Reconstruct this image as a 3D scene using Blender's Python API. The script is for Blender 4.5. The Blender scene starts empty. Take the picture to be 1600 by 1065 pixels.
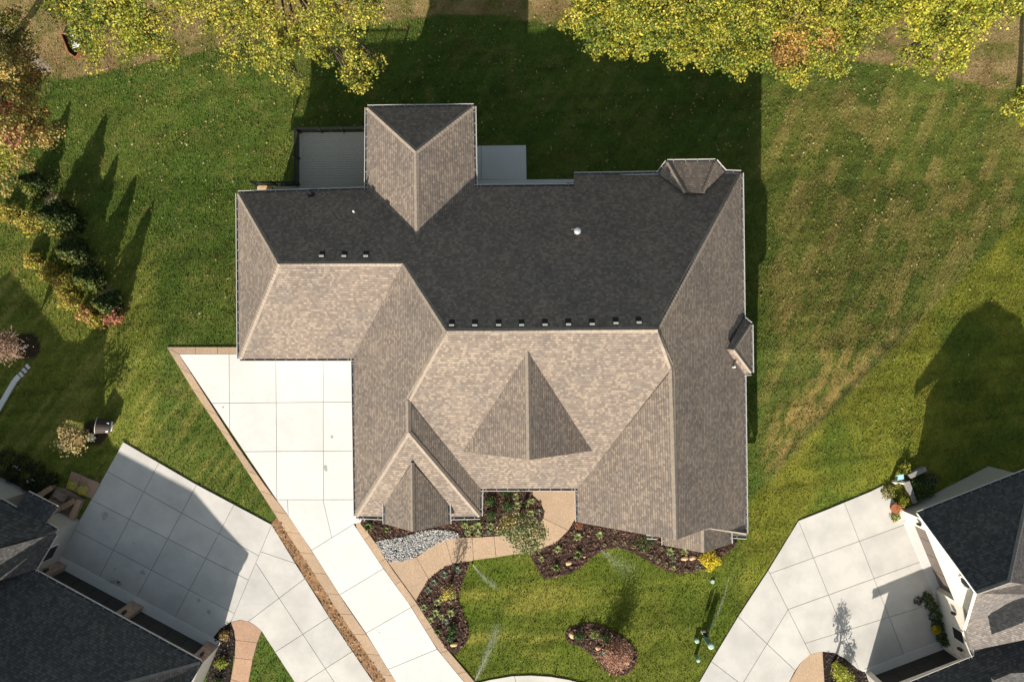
import bpy, math, random
import numpy as np
from mathutils import Vector, Matrix

random.seed(7); RNG = np.random.default_rng(11)
SC = bpy.context.scene
COL = SC.collection

# ------------------------------------------------------------------ camera, sky, sun, exposure
H = 47.0                      # camera height above the front ground (m)
S0 = 0.04                     # metres per photo pixel on the front ground
cam_d = bpy.data.cameras.new('camera')
cam_d.sensor_fit = 'HORIZONTAL'
cam_d.angle = 2 * math.atan(32.0 / H)
cam_d.clip_end = 2000
cam = bpy.data.objects.new('camera', cam_d); COL.objects.link(cam)
cam.location = (0, 0, H); cam.rotation_euler = (0, 0, 0)
SC.camera = cam

SUN_EL, SUN_AZ = math.radians(28), math.radians(15.8)     # shadows fall up and a little right
world = bpy.data.worlds.new('World'); SC.world = world; world.use_nodes = True
wn = world.node_tree.nodes; bg = wn['Background']
sky = wn.new('ShaderNodeTexSky'); sky.sky_type = 'NISHITA'; sky.dust_density = 2.0; sky.sun_disc = False
sky.sun_elevation = SUN_EL; sky.sun_rotation = math.pi + SUN_AZ
hs = wn.new('ShaderNodeHueSaturation'); hs.inputs['Saturation'].default_value = .62      # hazy autumn sky
wt = wn.new('ShaderNodeMix'); wt.data_type = 'RGBA'; wt.blend_type = 'MULTIPLY'; wt.inputs[0].default_value = 1; wt.inputs[7].default_value = (.96, 1.03, .97, 1)
world.node_tree.links.new(sky.outputs[0], hs.inputs['Color']); world.node_tree.links.new(hs.outputs[0], wt.inputs[6]); world.node_tree.links.new(wt.outputs[2], bg.inputs[0])
bg.inputs[1].default_value = 0.076
sd = bpy.data.lights.new('sun', 'SUN'); sd.energy = 5.0; sd.angle = math.radians(0.5); sd.color = (1.0, 0.925, 0.82)
sun = bpy.data.objects.new('sun', sd); COL.objects.link(sun)
to_sun = Vector((-math.sin(SUN_AZ) * math.cos(SUN_EL), -math.cos(SUN_AZ) * math.cos(SUN_EL), math.sin(SUN_EL)))
sun.rotation_euler = to_sun.to_track_quat('Z', 'Y').to_euler()
SC.view_settings.view_transform = 'Standard'; SC.view_settings.look = 'None'
SC.view_settings.gamma = 1; SC.view_settings.use_curve_mapping = False
SC.view_settings.exposure = 0.95

# ------------------------------------------------------------------ terrain and pixel -> place helpers
def sst(x, a, b):
    t = np.clip((np.asarray(x, float) - a) / (b - a), 0, 1); return t * t * (3 - 2 * t)
def gz(X, Y):
    z = np.interp(Y, [-999, -0.6, 5.3, 10.7, 22, 40, 999], [0, 0, -1.0, -2.0, -3.1, -3.6, -3.6])
    return z - 1.3 * sst(X, 18, 27) * sst(Y, -8, 0.5)
def W(px, py, z):
    t = S0 * (H - z) / H
    return Vector(((px - 800) * t, (532.5 - py) * t, z))
def G(px, py, dz=0.0):
    z = 0.0
    for _ in range(8):
        v = W(px, py, z); z = float(gz(v.x, v.y))
    v = W(px, py, z); v.z += dz; return v
def to_px(X, Y, Z):
    t = S0 * (H - Z) / H
    return 800 + X / t, 532.5 - Y / t

# ------------------------------------------------------------------ mesh helpers
def link(o, parent=None):
    COL.objects.link(o)
    if parent is not None:
        o.parent = parent; o.matrix_parent_inverse = Matrix.Translation(-parent.location)
    return o
def mesh_obj(name, verts, faces, mats, parent=None, uvs=None, cols=None, midx=None, smooth=False):
    me = bpy.data.meshes.new(name)
    me.from_pydata([tuple(v) for v in verts], [], [tuple(f) for f in faces])
    for m in (mats if isinstance(mats, (list, tuple)) else [mats]): me.materials.append(m)
    if midx is not None: me.polygons.foreach_set('material_index', midx)
    if uvs is not None:
        ul = me.uv_layers.new(name='UVMap'); vi = np.empty(len(me.loops), np.int32)
        me.loops.foreach_get('vertex_index', vi)
        ul.data.foreach_set('uv', np.asarray(uvs, np.float32)[vi].ravel())
    if cols is not None:
        at = me.color_attributes.new('Col', 'FLOAT_COLOR', 'POINT')
        c = np.ones((len(me.vertices), 4), np.float32); c[:, :3] = cols; at.data.foreach_set('color', c.ravel())
    if smooth: me.polygons.foreach_set('use_smooth', [True] * len(me.polygons))
    me.update(); return link(bpy.data.objects.new(name, me), parent)
def np_mesh(name, V, F, mat, cols=None):
    n, k = F.shape; me = bpy.data.meshes.new(name)
    me.vertices.add(len(V)); me.vertices.foreach_set('co', V.astype(np.float32).ravel())
    me.loops.add(n * k); me.loops.foreach_set('vertex_index', F.astype(np.int32).ravel())
    me.polygons.add(n); me.polygons.foreach_set('loop_start', np.arange(0, n * k, k, dtype=np.int32))
    me.polygons.foreach_set('loop_total', np.full(n, k, np.int32))
    me.materials.append(mat)
    if cols is not None:
        at = me.color_attributes.new('Col', 'FLOAT_COLOR', 'POINT')
        c = np.ones((len(V), 4), np.float32); c[:, :3] = cols; at.data.foreach_set('color', c.ravel())
    me.update(calc_edges=True); me.validate(); return me
def np_obj(name, V, F, mat, cols=None, parent=None):
    return link(bpy.data.objects.new(name, np_mesh(name, V, F, mat, cols)), parent)
def tag(o, label, cat=None, group=None, kind=None):
    if label: o['label'] = label
    if cat: o['category'] = cat
    if group: o['group'] = group
    if kind: o['kind'] = kind
    return o
def empty(name, loc, label, cat, group=None, kind=None):
    o = bpy.data.objects.new(name, None); o.location = loc; COL.objects.link(o); o.empty_display_size = .2
    return tag(o, label, cat, group, kind)
class MB:
    def __init__(s): s.v = []; s.f = []; s.m = []
    def box(s, c, u, v, w, mi=0):            # centre and three half-extent vectors
        i = len(s.v); c, u, v, w = map(Vector, (c, u, v, w))
        for a in (-1, 1):
            for b in (-1, 1):
                for d in (-1, 1): s.v.append(c + a * u + b * v + d * w)
        for q in ((0, 1, 3, 2), (4, 6, 7, 5), (0, 4, 5, 1), (2, 3, 7, 6), (0, 2, 6, 4), (1, 5, 7, 3)):
            s.f.append([i + k for k in q]); s.m.append(mi)
        return s
    def beam(s, a, b, w, h, mi=0):           # bar from a to b, w across, h tall (down-hanging half each way)
        a, b = Vector(a), Vector(b); d = b - a
        if d.length < 1e-6: return s
        n = Vector((-d.y, d.x, 0)); n = n.normalized() if n.length > 1e-6 else Vector((1, 0, 0))
        up = d.normalized().cross(n)
        return s.box((a + b) / 2, d / 2, n * w / 2, up * h / 2, mi)
    def quad(s, *p, mi=0):
        i = len(s.v); s.v += [Vector(x) for x in p]; s.f.append(list(range(i, i + len(p)))); s.m.append(mi); return s
    def prism(s, poly, dz, mi=0):            # poly: 3d points of the top face, extruded down by dz
        i = len(s.v); n = len(poly); P = [Vector(p) for p in poly]
        area = sum(P[k].x * P[(k + 1) % n].y - P[(k + 1) % n].x * P[k].y for k in range(n))
        if area < 0: P.reverse()
        s.v += P + [p - Vector((0, 0, dz)) for p in P]
        s.f.append([i + k for k in range(n)]); s.m.append(mi); s.f.append([i + n + k for k in reversed(range(n))]); s.m.append(mi)
        for k in range(n):
            k2 = (k + 1) % n; s.f.append([i + k, i + n + k, i + n + k2, i + k2]); s.m.append(mi)
        return s
    def tube(s, pts, rads, seg=7, mi=0, cap=True):
        P = [Vector(p) for p in pts]; base = len(s.v); ref = Vector((0.3, 0.2, 1)).normalized()
        for k, p in enumerate(P):
            d = (P[min(k + 1, len(P) - 1)] - P[max(k - 1, 0)]).normalized()
            u = d.cross(ref if abs(d.dot(ref)) < .97 else Vector((1, 0, 0))).normalized(); w = d.cross(u)
            for j in range(seg):
                t = 2 * math.pi * j / seg; s.v.append(p + (u * math.cos(t) + w * math.sin(t)) * rads[k])
        for k in range(len(P) - 1):
            for j in range(seg):
                a = base + k * seg + j; b = base + k * seg + (j + 1) % seg
                s.f.append([a, b, b + seg, a + seg]); s.m.append(mi)
        if cap:
            s.f.append([base + (len(P) - 1) * seg + j for j in range(seg)]); s.m.append(mi)
            s.f.append([base + j for j in reversed(range(seg))]); s.m.append(mi)
        return s
    def build(s, name, mats, parent=None, smooth=False):
        return mesh_obj(name, s.v, s.f, mats, parent, midx=s.m, smooth=smooth)
def inset(poly, d):
    P = [Vector((p[0], p[1])) for p in poly]
    P = [p for k, p in enumerate(P) if (p - P[k - 1]).length > .04]; n = len(P)
    if sum(P[k].x * P[(k + 1) % n].y - P[(k + 1) % n].x * P[k].y for k in range(n)) < 0: P.reverse()
    out = []
    for k in range(n):
        a, b, c = P[k - 1], P[k], P[(k + 1) % n]
        e1 = (b - a); e2 = (c - b)
        if e1.length < 1e-5 or e2.length < 1e-5: continue
        e1.normalize(); e2.normalize(); n1 = Vector((-e1.y, e1.x)); n2 = Vector((-e2.y, e2.x))
        m = n1 + n2; l = m.length
        if l < .3: m = n1 * 1.0
        else: m = m / l; m = m / max(m.dot(n1), .35)
        out.append(b + m * d)
    return out
def clip(poly, a, b, side):
    out = []; n = len(poly)
    f = lambda p: side * ((b[0] - a[0]) * (p[1] - a[1]) - (b[1] - a[1]) * (p[0] - a[0]))
    for k in range(n):
        p, q = poly[k], poly[(k + 1) % n]; fp, fq = f(p), f(q)
        if fp >= 0: out.append(p)
        if (fp >= 0) != (fq >= 0):
            t = fp / (fp - fq); out.append((p[0] + t * (q[0] - p[0]), p[1] + t * (q[1] - p[1])))
    return out
def parea(p): return abs(sum(p[k][0] * p[(k + 1) % len(p)][1] - p[(k + 1) % len(p)][0] * p[k][1] for k in range(len(p)))) / 2
def pieces(poly, cuts):
    res = [poly]
    for a, b in cuts:
        nx = []
        for p in res:
            for sd_ in (1, -1):
                c = clip(p, a, b, sd_)
                if len(c) >= 3 and parea(c) > 12: nx.append(c)
        res = nx
    return res
def inpoly(px, py, poly):
    r = np.zeros(px.shape, bool); n = len(poly)
    for k in range(n):
        x1, y1 = poly[k]; x2, y2 = poly[(k + 1) % n]
        if y1 == y2: continue
        c = ((y1 > py) != (y2 > py)) & (px < (x2 - x1) * (py - y1) / (y2 - y1) + x1); r ^= c
    return r
def smooth_px(pts, it=2, closed=True):
    for _ in range(it):
        out = []; n = len(pts)
        for k in range(n if closed else n - 1):
            a, b = pts[k], pts[(k + 1) % n]
            out += [(a[0] * .75 + b[0] * .25, a[1] * .75 + b[1] * .25), (a[0] * .25 + b[0] * .75, a[1] * .25 + b[1] * .75)]
        if not closed: out = [pts[0]] + out + [pts[-1]]
        pts = out
    return pts
def vnoise(x, y, seed=0):
    r = np.random.default_rng(seed); T = r.random((256, 256))
    xi = np.floor(x).astype(int); yi = np.floor(y).astype(int); fx = x - xi; fy = y - yi
    fx = fx * fx * (3 - 2 * fx); fy = fy * fy * (3 - 2 * fy); g = lambda a, b: T[a & 255, b & 255]
    return (g(xi, yi) * (1 - fx) + g(xi + 1, yi) * fx) * (1 - fy) + (g(xi, yi + 1) * (1 - fx) + g(xi + 1, yi + 1) * fx) * fy
def fbm(x, y, seed=0, o=4):
    s = 0; a = .5
    for k in range(o): s = s + a * vnoise(x * 2 ** k + 13.7 * k, y * 2 ** k + 5.1 * k, seed + k); a *= .5
    return s

# ------------------------------------------------------------------ materials
class NT:
    def __init__(s, name):
        s.m = bpy.data.materials.new(name); s.m.use_nodes = True; s.t = s.m.node_tree; s.p = s.t.nodes['Principled BSDF']
        s.out = s.t.nodes['Material Output']
    def n(s, typ, **kw):
        nd = s.t.nodes.new('ShaderNode' + typ)
        for k, v in kw.items():
            if k in nd.inputs: nd.inputs[k].default_value = v
            else: setattr(nd, k, v)
        return nd
    def l(s, a, b): s.t.links.new(a, b)
    def math(s, op, a, b=None):
        nd = s.n('Math', operation=op)
        for i, x in enumerate((a, b)):
            if x is None: continue
            if isinstance(x, (int, float)): nd.inputs[i].default_value = x
            else: s.l(x, nd.inputs[i])
        return nd.outputs[0]
    def ramp(s, fac, stops, interp='LINEAR'):
        nd = s.n('ValToRGB'); cr = nd.color_ramp; cr.interpolation = interp
        while len(cr.elements) < len(stops): cr.elements.new(.5)
        for e, (p, c) in zip(cr.elements, stops): e.position = p; e.color = (*c, 1) if len(c) == 3 else c
        s.l(fac, nd.inputs[0]); return nd.outputs[0]
    def mix(s, fac, a, b, blend='MIX'):
        nd = s.n('Mix', data_type='RGBA', blend_type=blend)
        for i, x in ((0, fac), (6, a), (7, b)):
            if isinstance(x, (int, float)): nd.inputs[i].default_value = x
            elif isinstance(x, tuple): nd.inputs[i].default_value = (*x, 1)
            else: s.l(x, nd.inputs[i])
        return nd.outputs[2]
    def noise(s, scale, detail=3, rough=.55, vec=None):
        nd = s.n('TexNoise'); nd.inputs['Scale'].default_value = scale; nd.inputs['Detail'].default_value = detail
        nd.inputs['Roughness'].default_value = rough
        s.l(vec if vec is not None else s.pos(), nd.inputs['Vector']); return nd.outputs[0]
    def pos(s):
        if not hasattr(s, '_p'): s._p = s.n('NewGeometry').outputs['Position']
        return s._p
    def bump(s, h, dist, strength=1.0):
        nd = s.n('Bump'); nd.inputs['Distance'].default_value = dist; nd.inputs['Strength'].default_value = strength
        s.l(h, nd.inputs['Height']); s.l(nd.outputs[0], s.p.inputs['Normal'])
    def base(s, c):
        if isinstance(c, tuple): s.p.inputs['Base Color'].default_value = (*c, 1)
        else: s.l(c, s.p.inputs['Base Color'])
    def rough(s, r, spec=.3): s.p.inputs['Roughness'].default_value = r; s.p.inputs['Specular IOR Level'].default_value = spec
def plain(name, c, rough=.6, var=.25, scale=6, spec=.3, metal=0, bump=.004):
    k = NT(name); k.rough(rough, spec); k.p.inputs['Metallic'].default_value = metal
    f = k.noise(scale, 4); k.base(k.ramp(f, [(.25, tuple(x * (1 - var) for x in c)), (.75, tuple(min(1, x * (1 + var)) for x in c))]))
    if bump: k.bump(k.noise(scale * 8, 3), bump)
    return k.m
def concrete(name, c, stain=.16, warm=(1, 1, 1), joint=None):
    k = NT(name); k.rough(.85, .2); c2 = tuple(x * (1 - stain) * w for x, w in zip(c, warm))
    f = k.noise(.55, 5, .6); col = k.ramp(f, [(.32, c2), (.62, c)])
    g = k.noise(2.6, 4, .65); col = k.mix(k.ramp(g, [(.55, (0, 0, 0)), (.75, (.5, .5, .5))]), col, tuple(x * .78 for x in c))
    sp = k.noise(60, 2); col = k.mix(.25, col, k.ramp(sp, [(.3, tuple(x * .72 for x in c)), (.7, c)]))
    oi = k.n('ObjectInfo'); col = k.mix(1.0, col, k.ramp(oi.outputs['Random'], [(0, (.90, .90, .91)), (1, (1.0, .99, .98))]), 'MULTIPLY')
    k.base(col); k.bump(k.noise(45, 3), .004); return k.m
def aggregate(name, c):
    k = NT(name); k.rough(.9, .15); v = k.n('TexVoronoi'); v.inputs['Scale'].default_value = 38; k.l(k.pos(), v.inputs['Vector'])
    a = k.ramp(v.outputs['Color'], [(.1, tuple(x * .66 for x in c)), (.5, c), (.9, tuple(min(1, x * 1.3) for x in c))])
    f = k.noise(.9, 4); a = k.mix(k.ramp(f, [(.35, (0, 0, 0)), (.7, (.45, .45, .45))]), a, tuple(x * .78 for x in c))
    oi = k.n('ObjectInfo'); a = k.mix(1.0, a, k.ramp(oi.outputs['Random'], [(0, (.88, .88, .9)), (1, (1.04, 1.02, 1.0))]), 'MULTIPLY')
    k.base(a); k.bump(v.outputs['Distance'], .006); return k.m
def attr_leaf(name, trans=.32, rough=.55, vary=0):
    k = NT(name); k.rough(rough, .25); a = k.n('Attribute', attribute_name='Col'); col = a.outputs['Color']
    k.base(col); tr = k.n('BsdfTranslucent'); k.l(col, tr.inputs[0]); mx = k.n('MixShader'); mx.inputs[0].default_value = trans
    k.l(k.p.outputs[0], mx.inputs[1]); k.l(tr.outputs[0], mx.inputs[2]); k.l(mx.outputs[0], k.out.inputs[0]); return k.m
def shingle(name, pal, row=.143, w=.155):
    k = NT(name); k.rough(.92, .12); uv = k.n('UVMap').outputs[0]; sx = k.n('SeparateXYZ'); k.l(uv, sx.inputs[0])
    v = k.math('DIVIDE', sx.outputs[1], row); r = k.math('FLOOR', v); fv = k.math('SUBTRACT', v, r)
    wn1 = k.n('TexWhiteNoise', noise_dimensions='1D'); k.l(r, wn1.inputs['W'])
    jit = k.noise(3.1, 1)                                        # tabs of uneven width
    u = k.math('ADD', k.math('DIVIDE', sx.outputs[0], w), k.math('MULTIPLY', wn1.outputs[0], 7.0))
    u = k.math('ADD', u, k.math('MULTIPLY', jit, 1.1)); cu = k.math('FLOOR', u); fu = k.math('SUBTRACT', u, cu)
    cx = k.n('CombineXYZ'); k.l(cu, cx.inputs[0]); k.l(r, cx.inputs[1])
    wn2 = k.n('TexWhiteNoise', noise_dimensions='2D'); k.l(cx.outputs[0], wn2.inputs['Vector'])
    st = [(0, pal[0]), (.16, pal[1]), (.36, pal[2]), (.56, pal[3]), (.76, pal[4]), (.9, pal[5])]
    col = k.ramp(wn2.outputs[0], st, 'CONSTANT')
    col = k.mix(.50, col, pal[2])
    gr = k.noise(70, 2); col = k.mix(.35, col, k.ramp(gr, [(.3, (.55, .55, .55)), (.7, (1.25, 1.25, 1.25))]), 'MULTIPLY')
    big = k.noise(.45, 3); col = k.mix(1, col, k.ramp(big, [(.3, (.86, .87, .9)), (.7, (1.1, 1.08, 1.05))]), 'MULTIPLY')
    edge = k.math('LESS_THAN', fv, .17); col = k.mix(k.math('MULTIPLY', edge, .55), col, (.02, .018, .016))  # shade under each course's butt edge, painted into the colour
    gap = k.math('MULTIPLY', k.math('LESS_THAN', fu, .1), .2); col = k.mix(gap, col, (.03, .026, .023))
    k.base(col)
    lam = k.math('MULTIPLY', wn2.outputs[0], .35)
    hgt = k.math('ADD', k.math('ADD', k.math('SUBTRACT', 1, fv), lam), k.math('MULTIPLY', gr, .25)); k.bump(hgt, .011, .9); return k.m

TAN = [(.325, .262, .205), (.125, .100, .084), (.215, .173, .141), (.160, .135, .119), (.265, .219, .178), (.178, .150, .130)]
DRK = [(.135, .132, .125), (.040, .040, .040), (.085, .083, .080), (.055, .054, .053), (.110, .108, .103), (.070, .069, .067)]
M = {}
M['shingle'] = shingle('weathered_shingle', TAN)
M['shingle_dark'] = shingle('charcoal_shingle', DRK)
M['shingle_sunlit'] = shingle('sunlit_grey_brown_shingle', [(.27, .24, .215), (.10, .09, .085), (.18, .16, .147), (.135, .122, .115), (.225, .202, .185), (.15, .136, .127)])  # lighter copy of the neighbours' shingle, sunlight painted into its colour
M['cap'] = plain('ridge_cap_shingle', (.265, .218, .176), .92, .2, 5, .1)
M['cap_dark'] = plain('charcoal_cap_shingle', (.20, .185, .165), .92, .2, 5, .1)
M['white'] = plain('white_paint', (.74, .73, .70), .5, .05, 3)
M['gutter_in'] = plain('gutter_inside', (.10, .10, .105), .6, .3, 8)
M['hanger'] = plain('hanger_metal', (.30, .285, .26), .5, .1, 4)
M['gutter'] = plain('gutter_metal', (.50, .47, .43), .45, .08, 4)
M['siding'] = plain('taupe_siding', (.36, .34, .31), .7, .06, 3)
M['stone'] = plain('brown_stone', (.26, .19, .15), .85, .35, 3.5, bump=.02)
M['brick'] = plain('whitewashed_brick', (.66, .60, .52), .8, .14, 7, bump=.012)
M['door_dark'] = plain('dark_garage_door', (.025, .024, .022), .5, .2, 4)
M['door_tan'] = plain('taupe_garage_door', (.13, .105, .09), .5, .12, 4)
M['black'] = plain('black_metal', (.012, .012, .013), .4, .2, 6)
M['conc'] = concrete('new_white_concrete', (.64, .625, .595), .11)
M['conc_old'] = concrete('older_concrete', (.54, .52, .485), .24)
M['conc_shade'] = concrete('patio_concrete', (.66, .65, .62), .1)
M['joint'] = plain('joint_filler', (.17, .155, .14), .9, .2, 20)
M['agg'] = aggregate('tan_exposed_aggregate', (.43, .31, .21))
M['agg2'] = aggregate('red_tan_aggregate', (.42, .27, .18))
M['dirt'] = plain('bare_dirt', (.27, .155, .082), .95, .38, 3.0, .1, bump=.05)
M['mulch'] = plain('mulch_bed', (.062, .036, .026), .95, .6, 9, .1, bump=.05)
M['mulch_dark'] = plain('dark_mulch', (.030, .022, .019), .95, .6, 9, .1, bump=.05)
M['leaf'] = attr_leaf('leaf'); M['blade'] = attr_leaf('grass_blade', .2, .7); M['chip'] = attr_leaf('bark_chip', 0, .9)
M['rock'] = attr_leaf('river_stone', 0, .8)
M['bark'] = plain('bark', (.10, .075, .055), .95, .4, 12, .1, bump=.02)
M['flag'] = plain('sandstone', (.46, .31, .18), .9, .25, 5, .1, bump=.02)
M['deck'] = plain('grey_deck_board', (.46, .425, .36), .7, .12, 9, .25)
M['pvc'] = plain('green_utility_plastic', (.10, .22, .15), .45, .08, 4)
M['pvc_top'] = plain('pale_green_cap', (.30, .42, .34), .5, .08, 4)
M['teal'] = plain('teal_glaze', (.02, .23, .18), .3, .15, 6, .5)
M['metal'] = plain('galvanised_metal', (.62, .64, .66), .35, .1, 5, .5, .6)
M['vent_top'] = plain('vent_top_plate', (.25, .255, .235), .6, .06, 4)
M['vent_side'] = plain('vent_hood_dark', (.018, .018, .018), .7, .2, 6)
M['wood_red'] = plain('rusty_steel_edge', (.30, .11, .055), .9, .3, 8)
M['ceramic'] = plain('pale_planter', (.55, .50, .48), .5, .12, 5)
M['wicker'] = plain('dark_brown_shell', (.045, .032, .026), .7, .3, 18)
gk = NT('lawn_ground'); gk.rough(.95, .08); ga = gk.n('Attribute', attribute_name='Col').outputs['Color']
gcol = gk.mix(1, ga, gk.ramp(gk.noise(4.2, 5, .7), [(.3, (.80, .82, .78)), (.7, (1.18, 1.16, 1.16))]), 'MULTIPLY')
gcol = gk.mix(1, gcol, gk.ramp(gk.noise(17, 3, .7), [(.3, (.55, .58, .55)), (.7, (1.45, 1.38, 1.35))]), 'MULTIPLY')
gk.base(gcol); gk.bump(gk.noise(24, 4, .7), .05, .9); M['lawn'] = gk.m
wk = NT('water_drop'); wk.base((.85, .88, .9)); wk.rough(.2, .5); wk.p.inputs['Alpha'].default_value = .09; M['water'] = wk.m

# ------------------------------------------------------------------ outlines on the ground (photo pixels)
COURT = [(280, 553), (577, 553), (577, 780), (432, 780)]
APRON = [(432, 780), (577, 780), (577, 812), (553, 818), (487, 859), (447, 800)]
LANE = [(487, 859), (553, 818), (600, 888), (638, 940), (683, 1013), (726, 1065), (850, 1215), (715, 1215), (619, 1065), (572, 988), (530, 927)]
BL_OUT = [(261, 542), (306, 616), (350, 680), (400, 757), (428, 800), (450, 835), (484, 885), (520, 942), (556, 995), (606, 1068), (700, 1212)]
BL_IN = [(280, 553), (323, 621), (369, 693), (418, 763), (447, 800), (470, 833), (503, 884), (540, 943), (578, 998), (621, 1068), (715, 1212)]
BR_IN = [(553, 805), (553, 818), (576, 853), (600, 888), (638, 940), (683, 1013), (726, 1065), (850, 1215)]
BR_OUT = [(556, 800), (559, 812), (587, 846), (607, 880), (649, 938), (694, 1008), (741, 1063), (866, 1215)]
DIRT = [(424, 818), (433, 806), (452, 838), (484, 885), (520, 942), (556, 995), (606, 1068), (700, 1212), (680, 1212), (584, 1066), (514, 962), (461, 878)]
LD_UP = [(193, 690), (305, 755), (425, 819), (361, 971), (345, 981), (333, 996), (342, 1009), (92, 875), (125, 812)]
LD_LOW = [(425, 819), (461, 878), (514, 962), (584, 1065), (680, 1212), (560, 1212), (461, 1065), (409, 985), (400, 977), (391, 971), (376, 967), (361, 971)]
RD = [(1092, 1065), (1111, 1032), (1153, 962), (1200, 883), (1247.6, 812), (1290, 796), (1360, 767), (1380, 757), (1402, 790), (1413, 797), (1462, 924), (1476, 1003), (1352, 1050), (1340, 1045), (1320, 1028), (1303, 1019), (1285, 1017), (1265, 1021), (1250, 1035), (1232, 1066), (1160, 1215), (1010, 1215)]
WALK = [[(606, 877), (629, 876), (650.6, 869.6), (670, 904), (655, 928), (650, 938)],
        [(650.6, 869.6), (672.5, 855), (687, 846.5), (696, 843), (707, 880.6), (687, 890), (670, 904)],
        [(696, 843), (722.6, 838.6), (738, 839), (740, 874.5), (735, 876), (707, 880.6)],
        [(738, 839), (772, 837), (775, 870), (740, 874.5)],
        [(772, 837), (815, 834), (836, 826), (844, 816), (849, 809), (888, 828), (868, 848), (836, 860), (813, 864), (775, 870)],
        [(849, 809), (850.5, 799), (845, 785), (825, 766), (820, 740), (910, 740), (906, 800), (900, 809), (888, 828)]]
GRAVEL = [(587, 845), (607, 841), (626, 839), (643, 834), (660, 828), (680, 827), (697, 827), (712, 830), (721, 837), (712, 840), (700, 842), (687, 846), (672, 855), (650, 869), (630, 876), (607, 876), (596, 860)]
BEDA = [(556, 800), (590, 790), (740, 790), (750, 745), (815, 745), (826, 766), (845, 785), (850.5, 799), (844, 816), (836, 826), (815, 834), (772, 837), (722, 838.6), (697, 827), (643, 834), (607, 841), (587, 845), (570, 824)]
BEDB = [(900, 809), (906, 800), (1015, 815), (1150, 830), (1150, 852), (1128, 868), (1108, 886), (1085, 893), (1062, 896), (1040, 890), (1020, 880), (985, 860), (966, 855), (948, 857), (930, 866), (905, 888), (885, 897), (850, 904), (838, 884), (826, 863), (836, 860), (868, 848), (888, 828)]
BEDC = [(650, 938), (655, 928), (670, 904), (687, 890), (707, 880.6), (733, 877), (728, 895), (720, 918), (716, 935), (724, 960), (732, 980), (731, 1000), (712, 1023), (694, 1008), (670, 970)]
BEDE = smooth_px([(882, 993), (885, 984), (893, 979), (910, 974), (930, 973), (950, 981), (970, 992), (988, 1007), (996, 1022), (993, 1040), (980, 1053), (962, 1056), (945, 1046), (930, 1026), (915, 1013), (900, 1007), (888, 1004)], 1)
LBED = [(361, 971), (345, 981), (333, 996), (342, 1010), (330, 1035), (322, 1066), (320, 1110), (352, 1110), (361, 1050), (367, 1010), (367, 990)]
LPATH = [[(361, 971), (376, 967), (391, 971), (400, 977), (409, 985), (402, 1003), (368, 999), (366, 985)], [(368, 999), (402, 1003), (395, 1030), (367, 1027)], [(367, 1027), (395, 1030), (388, 1068), (361, 1060)], [(361, 1060), (388, 1068), (380, 1110), (350, 1110)]]
RBED = [(1285, 1017), (1303, 1019), (1320, 1028), (1340, 1045), (1352, 1050), (1360, 1066), (1370, 1110), (1300, 1110), (1288, 1066)]
RPATH = [[(1285, 1017), (1288, 1066), (1240, 1066), (1232, 1066), (1250, 1035), (1265, 1021)], [(1288, 1066), (1300, 1110), (1215, 1110), (1232, 1066)]]
CURB = [(738, 1068), (765, 1061), (800, 1055), (830, 1054), (860, 1056), (890, 1061), (915, 1068), (940, 1080), (980, 1215), (870, 1215)]
PATIO = [(744, 228), (822, 227), (823, 280), (897, 279), (897, 300), (744, 300)]
HOUSE = [(410, 327), (598, 322), (598, 201), (734, 200), (734, 318), (880, 318), (880, 300), (1125, 297), (1131, 803), (906, 787), (906, 738), (743, 738), (743, 778), (582, 778), (582, 548), (411, 548)]
LHOUSE = [(342, 1009), (92, 875), (125, 812), (98, 798), (82, 832), (28, 800), (45, 768), (-80, 702), (-260, 1000), (150, 1330), (250, 1220)]
RHOUSE = [(1409, 797), (1545, 728), (1622, 748), (1700, 960), (1640, 1150), (1400, 1180), (1352, 1050), (1476, 1003), (1462, 924)]
LANDING = [(88, 760), (113, 735), (158, 754), (117, 810), (90, 797), (74, 785)]
EXCL = [COURT, APRON, LANE, BL_OUT + BL_IN[::-1], BR_IN + BR_OUT[::-1], DIRT, LD_UP, LD_LOW, RD, GRAVEL, BEDA, BEDB, BEDC, BEDE, LBED, RBED, CURB, PATIO, HOUSE, LHOUSE, RHOUSE, LANDING] + WALK + LPATH + RPATH

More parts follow.
